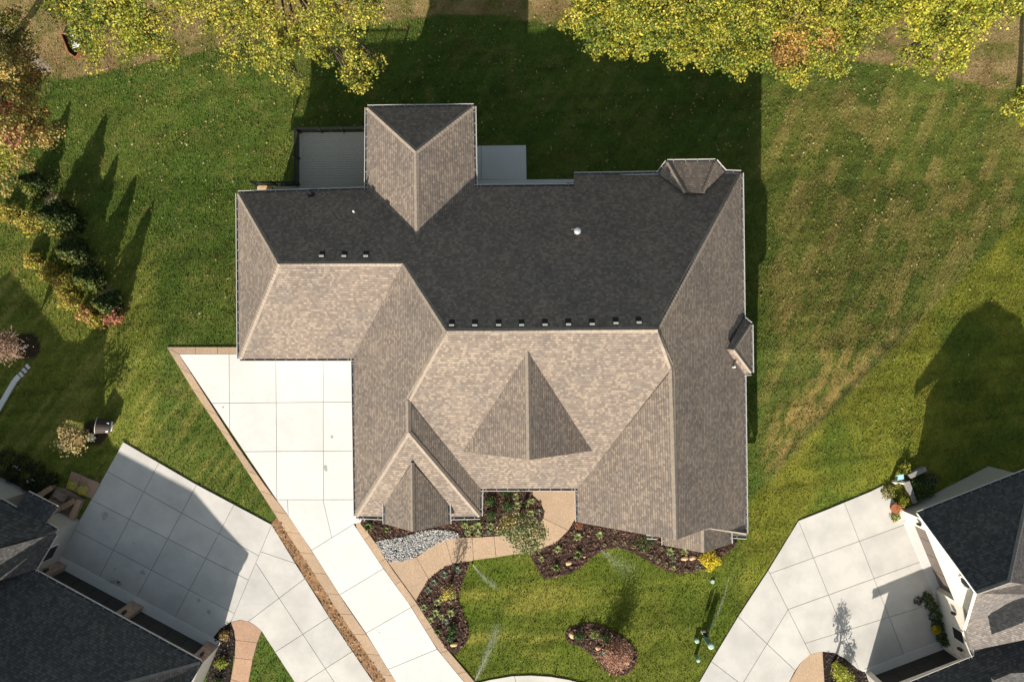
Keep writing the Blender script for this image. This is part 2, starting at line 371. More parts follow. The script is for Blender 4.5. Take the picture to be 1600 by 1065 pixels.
# ------------------------------------------------------------------ lawn pigment
def blob(px, py, cx, cy, rx, ry, a=0.0):
    c, s_ = math.cos(a), math.sin(a); dx, dy = px - cx, py - cy
    return np.exp(-(((dx * c + dy * s_) / rx) ** 2 + ((-dx * s_ + dy * c) / ry) ** 2))
def lerp3(a, b, t): return a + (np.asarray(b) - a) * t[:, None]
LIT = [(-200, 95), (65, 122), (105, 124), (180, 108), (260, 92), (345, 76), (430, 58), (520, 38), (620, 34), (680, 24), (760, 22), (840, 34), (900, 40), (1040, 70), (1200, 88), (1330, 95), (1400, 102), (1450, 112), (1500, 126), (1540, 135), (1600, 140), (1800, 150)]
def lawn_col(X, Y):
    Z = gz(X, Y); px, py = to_px(X, Y, Z)
    n1 = fbm(X * .35, Y * .35, 3); n2 = fbm(X * 1.3, Y * 1.3, 9); n3 = fbm(X * .12, Y * .12, 21)
    st = fbm((X + .12 * Y) * .25, (Y - .12 * X) * 2.6, 31)           # mowing streaks
    st2 = fbm((X * .6 + Y * .8) * .3, (Y * .6 - X * .8) * 3.0, 37)
    c = np.tile(np.array([.052, .076, .018]), (len(X), 1))
    c = lerp3(c, (.088, .102, .028), np.clip((n1 - .36) * 2.6, 0, 1) * .8)
    c = lerp3(c, (.036, .060, .014), np.clip((st - .5) * 3.2, 0, .7))
    c = lerp3(c, (.115, .105, .04), np.clip((n2 - .53) * 3, 0, .5))
    # right-hand lot: new turf laid in diagonal rolls, partly dried out
    right = sst(px, 1165, 1230) * sst(py, 105, 160) * (1 - sst(py - (1450 - px) * 1.0, 560, 720))
    ca, sa = math.cos(math.radians(64)), math.sin(math.radians(64)); u = X * ca + Y * sa; v = -X * sa + Y * ca
    row = np.floor(v / .8); off = np.random.default_rng(5).random(4096)[(row.astype(int)) & 4095] * 1.7
    cell = np.floor((u + off) / 2.1); h_ = np.random.default_rng(6).random((512, 512))[(row.astype(int)) & 511, (cell.astype(int)) & 511]
    c = lerp3(c, (.092, .088, .028), right * .6)
    c = lerp3(c, (.145, .115, .05), right * np.clip(h_ * 2.2 - 1.1, 0, .85))
    c = lerp3(c, (.048, .066, .018), right * np.clip(.45 - h_ * 1.1, 0, 1) * 1.6)
    dry = right * np.clip(blob(px, py, 1290, 610, 40, 125, .75) * 1.1 + blob(px, py, 1260, 480, 60, 60) * .5 + blob(px, py, 1225, 700, 45, 60, .6) * .7, 0, 1)
    c = lerp3(c, (.27, .165, .085), dry * np.clip((fbm(u * 1.2, v * 4.5, 41) - .42) * 6.0, 0, 1) * .6)
    # established lawn of the right neighbour
    nb = sst(px * .722 + py * .691 + (n2 - .5) * 8, 1379, 1393) * sst(px, 1130, 1190)
    c = lerp3(c, (.112, .112, .020), nb * .85); c = lerp3(c, (.15, .135, .03), nb * np.clip((n2 - .45) * 3.5, 0, .6))
    c = lerp3(c, (.055, .078, .016), nb * np.clip((n1 - .45) * 3.2, 0, .8))
    # diagonal edge of the new turf beside the right-hand wall
    eg = np.exp(-((px * .722 + py * .691 - 1378) / 5) ** 2) * sst(px, 1190, 1230) * (1 - sst(px, 1400, 1470)); c = lerp3(c, (.05, .05, .022), eg * .6)
    eg2 = np.exp(-((px * .722 + py * .691 - 1366) / 8) ** 2) * sst(px, 1190, 1220) * (1 - sst(px, 1360, 1420)); c = lerp3(c, (.26, .165, .09), eg2 * np.clip((fbm(u * 3.2, v * 1.2, 43) - .4) * 5, 0, 1) * .55)
    # left neighbour lawn, greener and brighter
    ln = (1 - sst(px, 225, 262)) * sst(py, 300 + 0 * px, 470) * 1.0
    c = lerp3(c, (.108, .115, .026), ln * .75); c = lerp3(c, (.17, .14, .055), ln * np.clip((st2 - .48) * 3.5, 0, .6))
    mid = blob(px, py, 330, 700, 70, 120, -.6); c = lerp3(c, (.145, .125, .045), np.clip(mid, 0, 1) * np.clip((st2 - .4) * 4, 0, 1) * .7)
    # front lawn, streaky
    fr = sst(py, 850, 880) * sst(px, 690, 720) * (1 - sst(px, 1130, 1170))
    c = lerp3(c, (.095, .100, .018), fr * .6); c = lerp3(c, (.185, .14, .05), fr * np.clip((st - .44) * 2.6, 0, .42) * np.clip(blob(px, py, 800, 940, 130, 50) + blob(px, py, 780, 1010, 90, 40) + .15, 0, 1))
    c = lerp3(c, (.052, .075, .012), fr * np.clip((n1 - .46) * 4, 0, .8))
    # leaf litter and dry ground under the trees at the back
    by = np.interp(px, [p[0] for p in LIT], [p[1] for p in LIT]) + (fbm(X * 1.1, Y * 1.1, 51) - .5) * 7
    lit = 1 - sst(py - by, -2.5, 2.5)
    lc = lerp3(np.tile(np.array([.25, .185, .085]), (len(X), 1)), (.13, .125, .035), np.clip((n2 - .38) * 4, 0, 1))
    lc = lerp3(lc, (.19, .115, .06), np.clip((fbm(X * .9, Y * .9, 61) - .55) * 4, 0, .6))
    c = c * (1 - lit[:, None]) + lc * lit[:, None]
    # mulch strip below the evergreen row, and the pebble path in the back corner
    ms = np.zeros(len(X))
    for (x1, y1), (x2, y2) in (((60, 285), (95, 335)), ((95, 335), (112, 375)), ((112, 375), (155, 440)), ((155, 440), (178, 482))):
        t = np.clip(((px - x1) * (x2 - x1) + (py - y1) * (y2 - y1)) / ((x2 - x1) ** 2 + (y2 - y1) ** 2), 0, 1)
        ms = np.maximum(ms, 1 - sst(np.hypot(px - x1 - t * (x2 - x1), py - y1 - t * (y2 - y1)), 8, 12))
    c = lerp3(c, (.30, .225, .175), ms * (.55 + .4 * np.clip((n2 - .4) * 4, 0, 1)))
    pt = 1 - sst(np.abs((py - 88) - (px - 45) * .8), 9, 13); pt = pt * (px < 78) * (px > -40) * (py < 115)
    c = lerp3(c, (.30, .24, .19), pt * .9)
    for (cx, cy, r) in ((42, 541, 22), (147, 676, 21)):
        c = lerp3(c, (.03, .021, .017), 1 - sst(np.hypot(px - cx, py - cy), r - 2, r + 1.5))
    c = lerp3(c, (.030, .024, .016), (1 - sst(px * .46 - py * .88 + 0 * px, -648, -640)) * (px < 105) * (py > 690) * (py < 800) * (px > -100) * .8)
    c = c * np.array([1.40, 1.50, 1.05]) * (1 + .8 * (st - .5) + .5 * (st2 - .5))[:, None] * (1 - lit[:, None]) + c * 1.05 * lit[:, None]
    return np.clip(c * (.86 + .28 * n3[:, None]), .004, 1)

# ground: one sheet, fine where it is seen, coarse to the horizon
def axis(a, b, step, far):
    t = list(np.arange(a, b + step / 2, step)); e = []; d = step; x = b
    while x < far: d *= 1.35; x += d; e.append(x)
    lo = []; d = step; x = a
    while x > -far: d *= 1.35; x -= d; lo.append(x)
    return np.array(lo[::-1] + t + e)
gx, gy = axis(-36, 36, .2, 420), axis(-25, 26, .2, 420)
XX, YY = np.meshgrid(gx, gy); ZZ = gz(XX, YY) + (fbm(XX * .8, YY * .8, 71) - .5) * .05 - .03
nx_, ny_ = len(gx), len(gy); idx = np.arange(nx_ * ny_).reshape(ny_, nx_)
F = np.stack([idx[:-1, :-1], idx[:-1, 1:], idx[1:, 1:], idx[1:, :-1]], -1).reshape(-1, 4)
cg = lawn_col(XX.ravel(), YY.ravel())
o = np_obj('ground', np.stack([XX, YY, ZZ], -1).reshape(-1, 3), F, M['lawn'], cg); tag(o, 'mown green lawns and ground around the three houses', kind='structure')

def not_hard(X, Y):
    px, py = to_px(X, Y, gz(X, Y)); k = np.ones(X.shape, bool)
    for p in EXCL: k &= ~inpoly(px, py, p)
    return k, px, py
N = 430000
X = RNG.uniform(-35, 35, N); Y = RNG.uniform(-23.2, 25, N); keep, px, py = not_hard(X, Y)
by = np.interp(px, [p[0] for p in LIT], [p[1] for p in LIT]); keep &= (py > by - 3) | (RNG.random(N) < .7)
for (cx, cy, r) in ((42, 541, 22), (147, 676, 21)): keep &= np.hypot(px - cx, py - cy) > r - 1
X, Y = X[keep], Y[keep]; n = len(X); Z = gz(X, Y) - .03
ang = RNG.uniform(0, 2 * np.pi, n); hgt = RNG.uniform(.04, .10, n); wd = RNG.uniform(.014, .038, n); le = RNG.uniform(.02, .11, n); la = RNG.uniform(0, 2 * np.pi, n)
ex, ey = np.cos(ang) * wd, np.sin(ang) * wd
V = np.stack([np.stack([X - ex, Y - ey, Z], -1), np.stack([X + ex, Y + ey, Z], -1), np.stack([X + np.cos(la) * le, Y + np.sin(la) * le, Z + hgt], -1)], 1).reshape(-1, 3)
cc = lawn_col(X, Y) * RNG.uniform(.7, 1.55, n)[:, None]; straw = RNG.random(n) < .05
cc[straw] = cc[straw] * .4 + np.array([.16, .125, .06])
o = np_obj('lawn_grass', V, np.arange(3 * n).reshape(-1, 3), M['blade'], np.repeat(cc, 3, 0)); tag(o, 'short blades of mown grass covering the lawns', 'grass', kind='stuff')
# fallen leaves on the grass
N = 5200; X = RNG.uniform(-33, 33, N); Y = RNG.uniform(-6, 23, N); keep, px, py = not_hard(X, Y)
dens = np.clip(1.25 - (py / 420.0), .04, 1) * np.where(px < 420, .8, 1); keep &= RNG.random(N) < dens
X, Y = X[keep], Y[keep]; n = len(X); Z = gz(X, Y) + RNG.uniform(.03, .07, n); a = RNG.uniform(0, 6.28, n); s_ = RNG.uniform(.035, .085, n)
tl = RNG.uniform(-.02, .03, (n, 4)); V = np.stack([np.stack([X + np.cos(a + k * 1.57) * s_ * (1 if k % 2 else .65), Y + np.sin(a + k * 1.57) * s_ * (1 if k % 2 else .65), Z + tl[:, k]], -1) for k in range(4)], 1).reshape(-1, 3)
pal = np.array([(.50, .38, .14), (.42, .27, .12), (.34, .16, .07), (.55, .46, .30), (.40, .34, .10)])
cc = pal[RNG.integers(0, 5, n)] * RNG.uniform(.6, 1.1, n)[:, None]
o = np_obj('fallen_leaves', V, np.arange(4 * n).reshape(-1, 4), M['leaf'], np.repeat(cc, 4, 0)); tag(o, 'yellow and brown fallen leaves scattered over the back lawns', 'leaves', kind='stuff')

# ------------------------------------------------------------------ paved surfaces (slab by slab)
def paving(name, label, mat, regions, gap=.014, top=.05, thick=.12, piece='concrete_slab', flat=None, base=True):
    root = None
    c = G(*regions[0][0][0]); root = empty(name, (c.x, c.y, c.z), label, None, kind='structure')
    bm_ = MB()
    for poly, cuts in regions:
        for p in pieces(poly, cuts):
            w = [G(*q) if flat is None else W(q[0], q[1], flat) for q in p]
            q2 = inset([(v.x, v.y) for v in w], gap); dz = random.uniform(-.003, .003)
            zz = [(float(gz(v.x, v.y)) if flat is None else flat) + top + dz for v in q2]
            MB().prism([(v.x, v.y, z) for v, z in zip(q2, zz)], thick).build(piece, mat, root)
        w = [G(*q) if flat is None else W(q[0], q[1], flat) for q in poly]
        if base: bm_.prism([(v.x, v.y, v.z + top - .035) for v in w], .09)
    if base: bm_.build('joint_bed', M['joint'], root)
    return root
def strip_regions(a, b, n):
    def res(p, m):
        d = [0]
        for k in range(1, len(p)): d.append(d[-1] + math.dist(p[k], p[k - 1]))
        t = np.linspace(0, d[-1], m); return list(zip(np.interp(t, d, [q[0] for q in p]), np.interp(t, d, [q[1] for q in p])))
    A, B = res(a, n * 2 + 1), res(b, n * 2 + 1)
    return [([A[2 * k], A[2 * k + 1], A[2 * k + 2], B[2 * k + 2], B[2 * k + 1], B[2 * k]], []) for k in range(n)]
paving('driveway', 'new white concrete driveway slabs of the middle house', M['conc'],
       [(COURT, [((358, 500), (360, 800)), ((431, 500), (433, 800)), ((505, 500), (505.8, 800)), ((400, 629), (552, 627.5)), ((400, 705), (552, 704)), ]),
        (APRON, [((449, 770), (451, 810)), ((505, 780), (519, 840))]),
        (LANE, [((533, 927), (598, 888)), ((572, 988), (637, 951)), ((609, 1043.5), (682, 1013.5)), ((660, 1120), (760, 1070))])], gap=.014)
paving('driveway_border', 'tan aggregate edging bands along both sides of the white driveway', M['agg'],
       strip_regions(BL_OUT, BL_IN, 21) + strip_regions(BR_OUT, BR_IN, 12) + [([(261, 542), (306, 542), (306, 553), (280, 553)], []), ([(306, 542), (340, 542), (340, 553), (306, 553)], []), ([(340, 542), (390, 542), (390, 553), (340, 553)], [])], gap=.010, top=.045, piece='border_slab')
paving('front_walkway', 'curving tan aggregate walkway from driveway to front door', M['agg'], [(p, []) for p in WALK], gap=.012, top=.04, piece='walkway_slab')
paving('neighbor_driveway', 'older stained concrete driveway of the left house', M['conc_old'],
       [(LD_UP, [((285.7, 798), (212, 936)), ((247, 726), (155, 902)), ((346, 826), (283, 946)), ((170, 737), (386, 857)), ((120, 828), (358, 953)), ((208, 813), (400, 911))]),
        (LD_LOW, [((400, 961), (478, 902)), ((431, 1017), (516.5, 962)), ((475, 1065), (550, 1017)), ((436, 933), (523, 1065)), ((402, 859), (470, 882))])], gap=.014, top=.05)
paving('neighbor_driveway', 'sunlit concrete driveway of the right house', M['conc_old'],
       [([(1200, 890), (1247.6, 812), (1290, 796), (1360, 767), (1380, 757), (1402, 790), (1413, 797), (1462, 924), (1476, 1003), (1352, 1050), (1340, 1045), (1320, 1028), (1303, 1019), (1285, 1017), (1266, 1021)],
         [((1247.6, 814), (1318, 987)), ((1324, 798), (1413, 1025)), ((1200, 896), (1413, 819)), ((1231, 951), (1440, 876)), ((1318, 985), (1440, 947))]),
        ([(1092, 1065), (1111, 1032), (1153, 962), (1200, 890), (1266, 1021), (1250, 1035), (1240, 1050), (1232, 1066), (1160, 1215), (1010, 1215)], [((1153, 962), (1245, 1049)), ((1161, 1065), (1230, 953)), ((1111, 1032), (1153, 1064))])], gap=.014, top=.05)
paving('neighbor_path', 'red tan aggregate path beside the left garage', M['agg2'], [(p, []) for p in LPATH], gap=.012, top=.04, piece='walkway_slab')
paving('neighbor_path', 'tan aggregate path at the bottom of the right driveway', M['agg'], [(p, []) for p in RPATH], gap=.012, top=.04, piece='walkway_slab')
paving('street_walk', 'pale curved pavement edge at the foot of the front lawn', M['conc_old'], [(CURB, [((800, 1040), (815, 1100)), ((890, 1040), (900, 1100))])], top=.045)
paving('patio', 'shaded concrete patio behind the middle house', M['conc_shade'], [(PATIO[:2] + [(823, 281), (744, 281)], [((752, 200), (752, 300))]), ([(744, 281), (897, 280), (897, 300), (744, 300)], [])], top=.06, thick=.2)

def sheet(name, poly, mat, dz, label, sub=3.0, amp=.05):
    # bumpy bed surface: a small grid clipped to the outline
    P = np.array(poly); lo, hi = P.min(0), P.max(0); xs = np.arange(lo[0], hi[0] + sub, sub); ys = np.arange(lo[1], hi[1] + sub, sub)
    m = MB()
    for i in range(len(xs) - 1):
        strip = clip(clip(list(map(tuple, poly)), (xs[i], 0), (xs[i], 1), -1), (xs[i + 1], 0), (xs[i + 1], 1), 1)
        if len(strip) < 3: continue
        for j in range(len(ys) - 1):
            cpoly = clip(clip(strip, (0, ys[j]), (1, ys[j]), 1), (0, ys[j + 1]), (1, ys[j + 1]), -1)
            if len(cpoly) < 3 or parea(cpoly) < .05: continue
            pts = []
            for q in cpoly:
                v = G(*q); v.z += dz + amp * float(fbm(np.array([v.x * 2.2]), np.array([v.y * 2.2]), 5)[0] - .4); pts.append(v)
            pts.reverse(); m.quad(*pts)
    o = m.build(name, mat); return tag(o, label, kind='structure')
sheet('garden_bed', BEDA, M['mulch'], .02, 'brown mulch bed below the porch and the driveway gable')
sheet('garden_bed', BEDB, M['mulch'], .02, 'long curving mulch bed at the right front of the house')
sheet('garden_bed', BEDC, M['mulch'], .02, 'mulch bed between the driveway edge and the front lawn')
sheet('garden_bed', BEDE, M['mulch'], .02, 'kidney shaped mulch island in the front lawn')
sheet('garden_bed', LBED, M['mulch_dark'], .02, 'dark mulch bed at the corner of the left garage')
sheet('garden_bed', RBED, M['mulch_dark'], .02, 'dark mulch bed beside the path of the right house')
sheet('dirt_strip', DIRT, M['dirt'], .01, 'bare brown dirt strip between the two driveways', 3.0, .10)

def scatter_px(poly, n):
    P = np.array(poly); lo, hi = P.min(0), P.max(0); a = RNG.uniform(lo, hi, (n, 2)); return a[inpoly(a[:, 0], a[:, 1], poly)]
def chips(polys, dens, pal, name, label, smin, smax):
    V = []; C_ = []
    for poly in polys:
        P = np.array(poly); area = np.prod(P.max(0) - P.min(0)) * .0016
        for x, y in scatter_px(poly, int(area * dens)):
            g = G(x, y, .05 + random.random() * .05); s1 = random.uniform(smin, smax); a = random.random() * 6.28; b = s1 * random.uniform(.25, .6)
            u = np.array([math.cos(a) * s1, math.sin(a) * s1, random.uniform(-.4, .4) * s1]); w = np.array([-math.sin(a) * b, math.cos(a) * b, random.uniform(-.6, .6) * b]); g = np.array(g)
            V += [g - u - w, g + u - w, g + u + w, g - u + w]; c = np.array(random.choice(pal)) * random.uniform(.6, 1.3); C_ += [c] * 4
    V = np.array(V); o = np_obj(name, V, np.arange(len(V)).reshape(-1, 4), M['chip'], np.array(C_)); return tag(o, label, 'mulch', kind='stuff')
chips([BEDA, BEDB, BEDC, BEDE], 85, [(.085, .05, .036), (.05, .03, .022), (.13, .075, .055), (.035, .022, .018), (.10, .05, .035)], 'mulch_chips', 'shredded brown bark mulch over the front beds', .035, .09)
chips([LBED, RBED], 60, [(.05, .036, .03), (.03, .022, .02), (.09, .065, .05)], 'mulch_chips', 'dark bark mulch in the neighbours beds', .03, .07)
chips([DIRT], 40, [(.20, .12, .07), (.28, .17, .09), (.13, .08, .05), (.33, .22, .13)], 'dirt_clods', 'loose clods of dirt along the bare strip', .02, .07)

# river stones
ico = np.array([(0, 0, 1), (.894, 0, .447), (.276, .85, .447), (-.724, .526, .447), (-.724, -.526, .447), (.276, -.85, .447), (.724, .526, -.447), (-.276, .85, -.447), (-.894, 0, -.447), (-.276, -.85, -.447), (.724, -.526, -.447), (0, 0, -1)])
icf = np.array([(0, 1, 2), (0, 2, 3), (0, 3, 4), (0, 4, 5), (0, 5, 1), (1, 6, 2), (2, 7, 3), (3, 8, 4), (4, 9, 5), (5, 10, 1), (6, 7, 2), (7, 8, 3), (8, 9, 4), (9, 10, 5), (10, 6, 1), (11, 7, 6), (11, 8, 7), (11, 9, 8), (11, 10, 9), (11, 6, 10)])
V = []; F_ = []; C_ = []; k = 0
for x, y in scatter_px(GRAVEL, 6000):
    g = np.array(G(x, y, .03 + random.random() * .05)); r = random.uniform(.03, .07); a = random.random() * 6.28
    R = np.array([[math.cos(a), -math.sin(a), 0], [math.sin(a), math.cos(a), 0], [0, 0, 1]])
    v = (ico * (1 + RNG.uniform(-.15, .15, (12, 1)))) * np.array([r, r * random.uniform(.55, .9), r * .6]); V.append(v @ R.T + g); F_.append(icf + k); k += 12
    b = random.choice([.44, .38, .31, .26, .20, .11, .35]); C_.append(np.tile(np.array([b, b * random.uniform(.95, 1.0), b * random.uniform(.88, 1.03)]), (12, 1)))
o = np_obj('river_stones', np.concatenate(V), np.concatenate(F_), M['rock'], np.concatenate(C_)); tag(o, 'grey and white river stones between walkway and gable', 'stones', kind='stuff')

def stain(parent, x, y, rx, ry, c):
    k_ = random.random() * 6; pts = [G(x + math.cos(t) * rx * (1 + .35 * math.sin(3 * t + k_)), y + math.sin(t) * ry * (1 + .3 * math.cos(2 * t + k_)), .0575) for t in np.linspace(0, 6.283, 15)[:-1]]
    m = MB(); pts.reverse(); m.quad(*pts); m.build('oil_stain', c, parent)
M['stain'] = plain('grey_stain', (.25, .23, .21), .8, .3, 9); M['stain2'] = plain('pale_stain', (.33, .31, .29), .85, .2, 9)
roots = {o.get('label', ''): o for o in SC.objects if o.type == 'EMPTY'}
dw = roots['new white concrete driveway slabs of the middle house']; ld = roots['older stained concrete driveway of the left house']
for a in ((509, 731, 3, 5), (519, 682, 2.2, 2), (349, 636, 1.2, 1), (593, 987, .9, .9)): stain(dw, *a, M['stain2'] if a[2] > 1.5 else M['stain'])
for a in ((164, 805, 5, 6), (224, 893, 4, 4), (178, 908, 8, 4), (187, 910, 4, 5), (210, 848, 1.4, 1.4), (176, 871, 1.3, 1.3), (180, 888, 1.6, 1.6), (327, 955, 3, 3), (311, 937, 2.6, 3), (318, 958, 1, 1)): stain(ld, *a, M['stain2'])

# ------------------------------------------------------------------ roofs
def plane_of(P):
    A = np.array([[p.x, p.y, 1] for p in P]); z = np.array([p.z for p in P]); return np.linalg.lstsq(A, z, rcond=None)[0]
def zpl(pl, x, y):      # where a photo ray meets a roof plane
    q = (pl[0] * (x - 800) + pl[1] * (532.5 - y)) * S0 / H
    return W(x, y, (q * H + pl[2]) / (1 + q))
def slope(parent, pts, mat, name='roof_slope', thick=.1):
    P = [W(*p) for p in pts]; a, b, c = plane_of(P); P = [zpl((a, b, c), p[0], p[1]) for p in pts] if parent.name == 'shingled_house' else P; n = len(P)
    if sum(P[k].x * P[(k + 1) % n].y - P[(k + 1) % n].x * P[k].y for k in range(n)) < 0: P.reverse()
    g = Vector((a, b)); g = g.normalized() if g.length > 1e-4 else Vector((0, 1)); m = MB().prism(P, thick)
    sl = math.sqrt(1 + a * a + b * b)
    uv = [((-g.y * v.x + g.x * v.y), (g.x * v.x + g.y * v.y) * sl) for v in m.v]
    o = mesh_obj(name, m.v, m.f, mat, parent, uvs=uv); return (a, b, c)
def cap(parent, p, q, pl1, pl2, mat, w=.15, name='ridge_cap'):
    p, q = W(*p), W(*q); d = (q - p); L = d.length; nrm = Vector((-d.y, d.x, 0)).normalized(); m = MB(); k = max(1, int(L / .21))
    f = lambda pl, v: pl[0] * v.x + pl[1] * v.y + pl[2]
    for i in range(k):
        a, b = p + d * (i / k), p + d * ((i + 1.02) / k)
        row = []
        for v, lift in ((a, .022), (b, .038)):
            for s_ in (-1, 0, 1):
                e = v + nrm * w * s_
                if s_: e.z = min(f(pl1, e), f(pl2, e)) + lift * .8
                else: e.z = min(f(pl1, e), f(pl2, e)) + lift + .012
                row.append(e)
        m.quad(row[0], row[3], row[4], row[1]); m.quad(row[1], row[4], row[5], row[2]); m.quad(row[3], row[4] + Vector((0, 0, 0)), row[4] - Vector((0, 0, .02)), row[3] - Vector((0, 0, .02))); m.quad(row[4], row[5], row[5] - Vector((0, 0, .02)), row[4] - Vector((0, 0, .02)))
    return m.build(name, mat, parent)
def gutter(parent, p, q, hang=.60, name='gutter', fascia=True):
    # p -> q with the roof on the left hand (seen from above)
    p, q = W(*p), W(*q); d = q - p; L = d.length; t = d.normalized(); out = Vector((t.y, -t.x, 0)).normalized(); up = Vector((0, 0, 1)); c = (p + q) / 2
    m = MB(); m.box(c + out * .065 - up * .10, d / 2, out * .06, up * .005, 1)
    m.box(c + out * .133 - up * .055, d / 2, out * .010, up * .055, 0); m.box(c + out * .138 - up * .004, d / 2, out * .017, up * .008, 0)
    m.box(c + out * .002 - up * .075, d / 2, out * .008, up * .052, 1)
    g = m.build(name, [M['gutter'], M['gutter_in']], parent)
    h = MB(); k = max(1, int(L / hang))
    for i in range(k): h.box(p + d * ((i + .5) / k) + out * .075 + up * .010, t * .018, out * .07, up * .004)
    h.build('gutter_hanger', M['hanger'], g)['kind'] = 'stuff'
    if fascia: MB().box(c - out * .02 - up * .16, d / 2, out * .012, up * .09).build('fascia', M['white'], parent)
    return g
def fascia(parent, p, q, w=.02, hh=.09, mat='cap'):
    p, q = W(*p), W(*q); m = MB(); d = q - p; t = Vector((-d.y, d.x, 0)).normalized(); m.box((p + q) / 2 - Vector((0, 0, hh + .03)), d / 2, t * w, Vector((0, 0, hh))); return m.build('fascia', M[mat], parent)
def walls(parent, poly, zb, zt, mat, name='wall', z0=0.0):
    P = [W(x, y, 0) for x, y in poly]; n = len(P); m = MB()
    if sum(P[k].x * P[(k + 1) % n].y - P[(k + 1) % n].x * P[k].y for k in range(n)) < 0: P.reverse()
    for k in range(n):
        a, b = P[k], P[(k + 1) % n]; d = (b - a); t = Vector((-d.y, d.x, 0)).normalized() * .1
        m.box((a + b) / 2 + t + Vector((0, 0, (zb + zt) / 2)), d / 2 - d.normalized() * .001, t, Vector((0, 0, (zt - zb) / 2)))
    return m.build(name, mat, parent)

house = empty('brick_house', (0, 0, 0), 'large house with brown hipped shingle roof in the centre', 'house')
house.name = 'shingled_house'
walls(house, HOUSE, -3.2, 2.75, M['siding'])
K = dict(a=(372, 302, 3.0), b=(374, 560, 3.0), c=(552, 560, 3.0), d=(556, 806, 3.0), e=(750, 806, 3.0), f=(751, 763, 3.0), g=(902, 763, 3.0), h=(903, 815, 3.0), i=(1057, 843, 7.2), j=(1165, 833, 3.0), x=(1107, 824.5, 5.1), k=(1158, 270, 3.0), l=(897, 273, 2.69), m=(897, 291, 3.06), n=(742, 292, 3.03), o=(573, 296, 3.0),
         A1=(435, 412, 5.75), A2=(630, 412, 5.84), A3=(697, 517, 8.17), A4=(1027, 515, 8.2), A5=(1050, 577, 7.22), B1=(638, 625, 6.12), B2=(638, 675, 6.13), V=(652, 367, 4.82), pw=(574, 168, 3.0), pe=(740, 166, 3.0), ph=(650, 237, 4.79))
SL = {}
for nm, vs in dict(N='a A1 A2 A3 A4 k l m n V o', Wn='a b A1', Ws='b c A2 A1', W='c d B2 B1 A3 A2', S='A3 A4 A5 g f B1', Gs='d e B2', Ge='e f B1 B2', E='k A4 A5 i x j', FG='A5 g h i', PW='pw o V ph', PE='pe n V ph', PN='pw pe ph').items():
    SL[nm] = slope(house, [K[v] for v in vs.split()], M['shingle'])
for p, q, s1, s2 in (('a', 'A1', 'N', 'Wn'), ('b', 'A1', 'Wn', 'Ws'), ('A1', 'A2', 'N', 'Ws'), ('A2', 'A3', 'N', 'W'), ('A3', 'A4', 'N', 'S'), ('A3', 'B1', 'W', 'S'), ('A4', 'k', 'N', 'E'), ('A4', 'A5', 'S', 'E'), ('A5', 'i', 'FG', 'E'), ('B1', 'B2', 'W', 'Ge'), ('B2', 'd', 'W', 'Gs'), ('B2', 'e', 'Gs', 'Ge'), ('ph', 'V', 'PW', 'PE'), ('ph', 'pw', 'PW', 'PN'), ('ph', 'pe', 'PE', 'PN')):
    cap(house, K[p], K[q], SL[s1], SL[s2], M['cap'])
# centre gable over the entrance, small garage gable, nested corner gable, side bump and rear bay
cw, ce, ct, cb = (720, 705, 4.25), (930, 703, 4.25), (825, 550, 7.62), (827, 718, 7.62)
p1 = slope(house, [ct, cb, cw], M['shingle']); p2 = slope(house, [ct, ce, cb], M['shingle']); cap(house, ct, cb, p1, p2, M['cap'])
fascia(house, cw, cb); fascia(house, cb, ce)
gw1, gw2, ge1, ge2, gt, gb = (602, 787, 3.5), (602, 818, 3.5), (700, 786, 3.5), (701, 818, 3.5), (644, 722.5, 5.2), (645, 830, 5.2)
p1 = slope(house, [gt, gb, gw2, gw1], M['shingle']); p2 = slope(house, [gt, ge1, ge2, gb], M['shingle']); cap(house, gt, gb, p1, p2, M['cap'], .12)
fascia(house, gw2, gb); fascia(house, gb, ge2)
nw1, nw2, ne1, ne2, nt, nb_ = (1038, 838, 3.1), (1038, 851, 3.1), (1140, 832, 3.1), (1141, 849, 3.1), (1099, 818, 5.1), (1100, 863, 5.1)
p1 = slope(house, [nt, nb_, nw2, nw1], M['shingle']); p2 = slope(house, [nt, ne1, ne2, nb_], M['shingle']); cap(house, nt, nb_, p1, p2, M['cap'], .12)
fascia(house, nw2, nb_); fascia(house, nb_, ne2)
slope(house, [(1106, 824.2, 5.06), (1166, 832.8, 3.06), (1167, 836, 2.86), (1138, 831, 3.95), (1110, 826.6, 4.92)], plain('cream_trim', (.26, .22, .18), .8, .15, 5), name='return_trim', thick=.04)
fascia(house, K['h'], K['i'])
bn, be, bs, bt, bi, bq = (1162, 498, 3.06), (1173, 507, 3.0), (1174, 582, 3.0), (1147, 546, 4.35), (1136, 545.5, 4.40), (1163, 583, 3.02)
q1 = slope(house, [bn, be, bt, bi], M['shingle']); q2 = slope(house, [be, bs, bt], M['shingle']); q3 = slope(house, [bi, bt, bs, bq], M['shingle'])
cap(house, bt, be, q1, q2, M['cap'], .1); cap(house, bt, bs, q2, q3, M['cap'], .1)
y1, y2, y3, y4, y5, y6 = (1029, 271, 2.95), (1043, 253, 3.02), (1118, 252, 3.02), (1133, 269, 2.95), (1098, 301, 3.86), (1070, 301, 3.86)
q1 = slope(house, [y2, y3, y5, y6], M['shingle']); q2 = slope(house, [y1, y2, y6], M['shingle']); q3 = slope(house, [y3, y4, y5], M['shingle'])
cap(house, y2, y6, q1, q2, M['cap'], .1); cap(house, y3, y5, q1, q3, M['cap'], .1)
for p, q in (('a', 'b'), ('b', 'c'), ('c', 'd'), ('e', 'f'), ('f', 'g'), ('g', 'h'), ('j', 'k'), ('m', 'n'), ('o', 'a')): gutter(house, K[p], K[q])
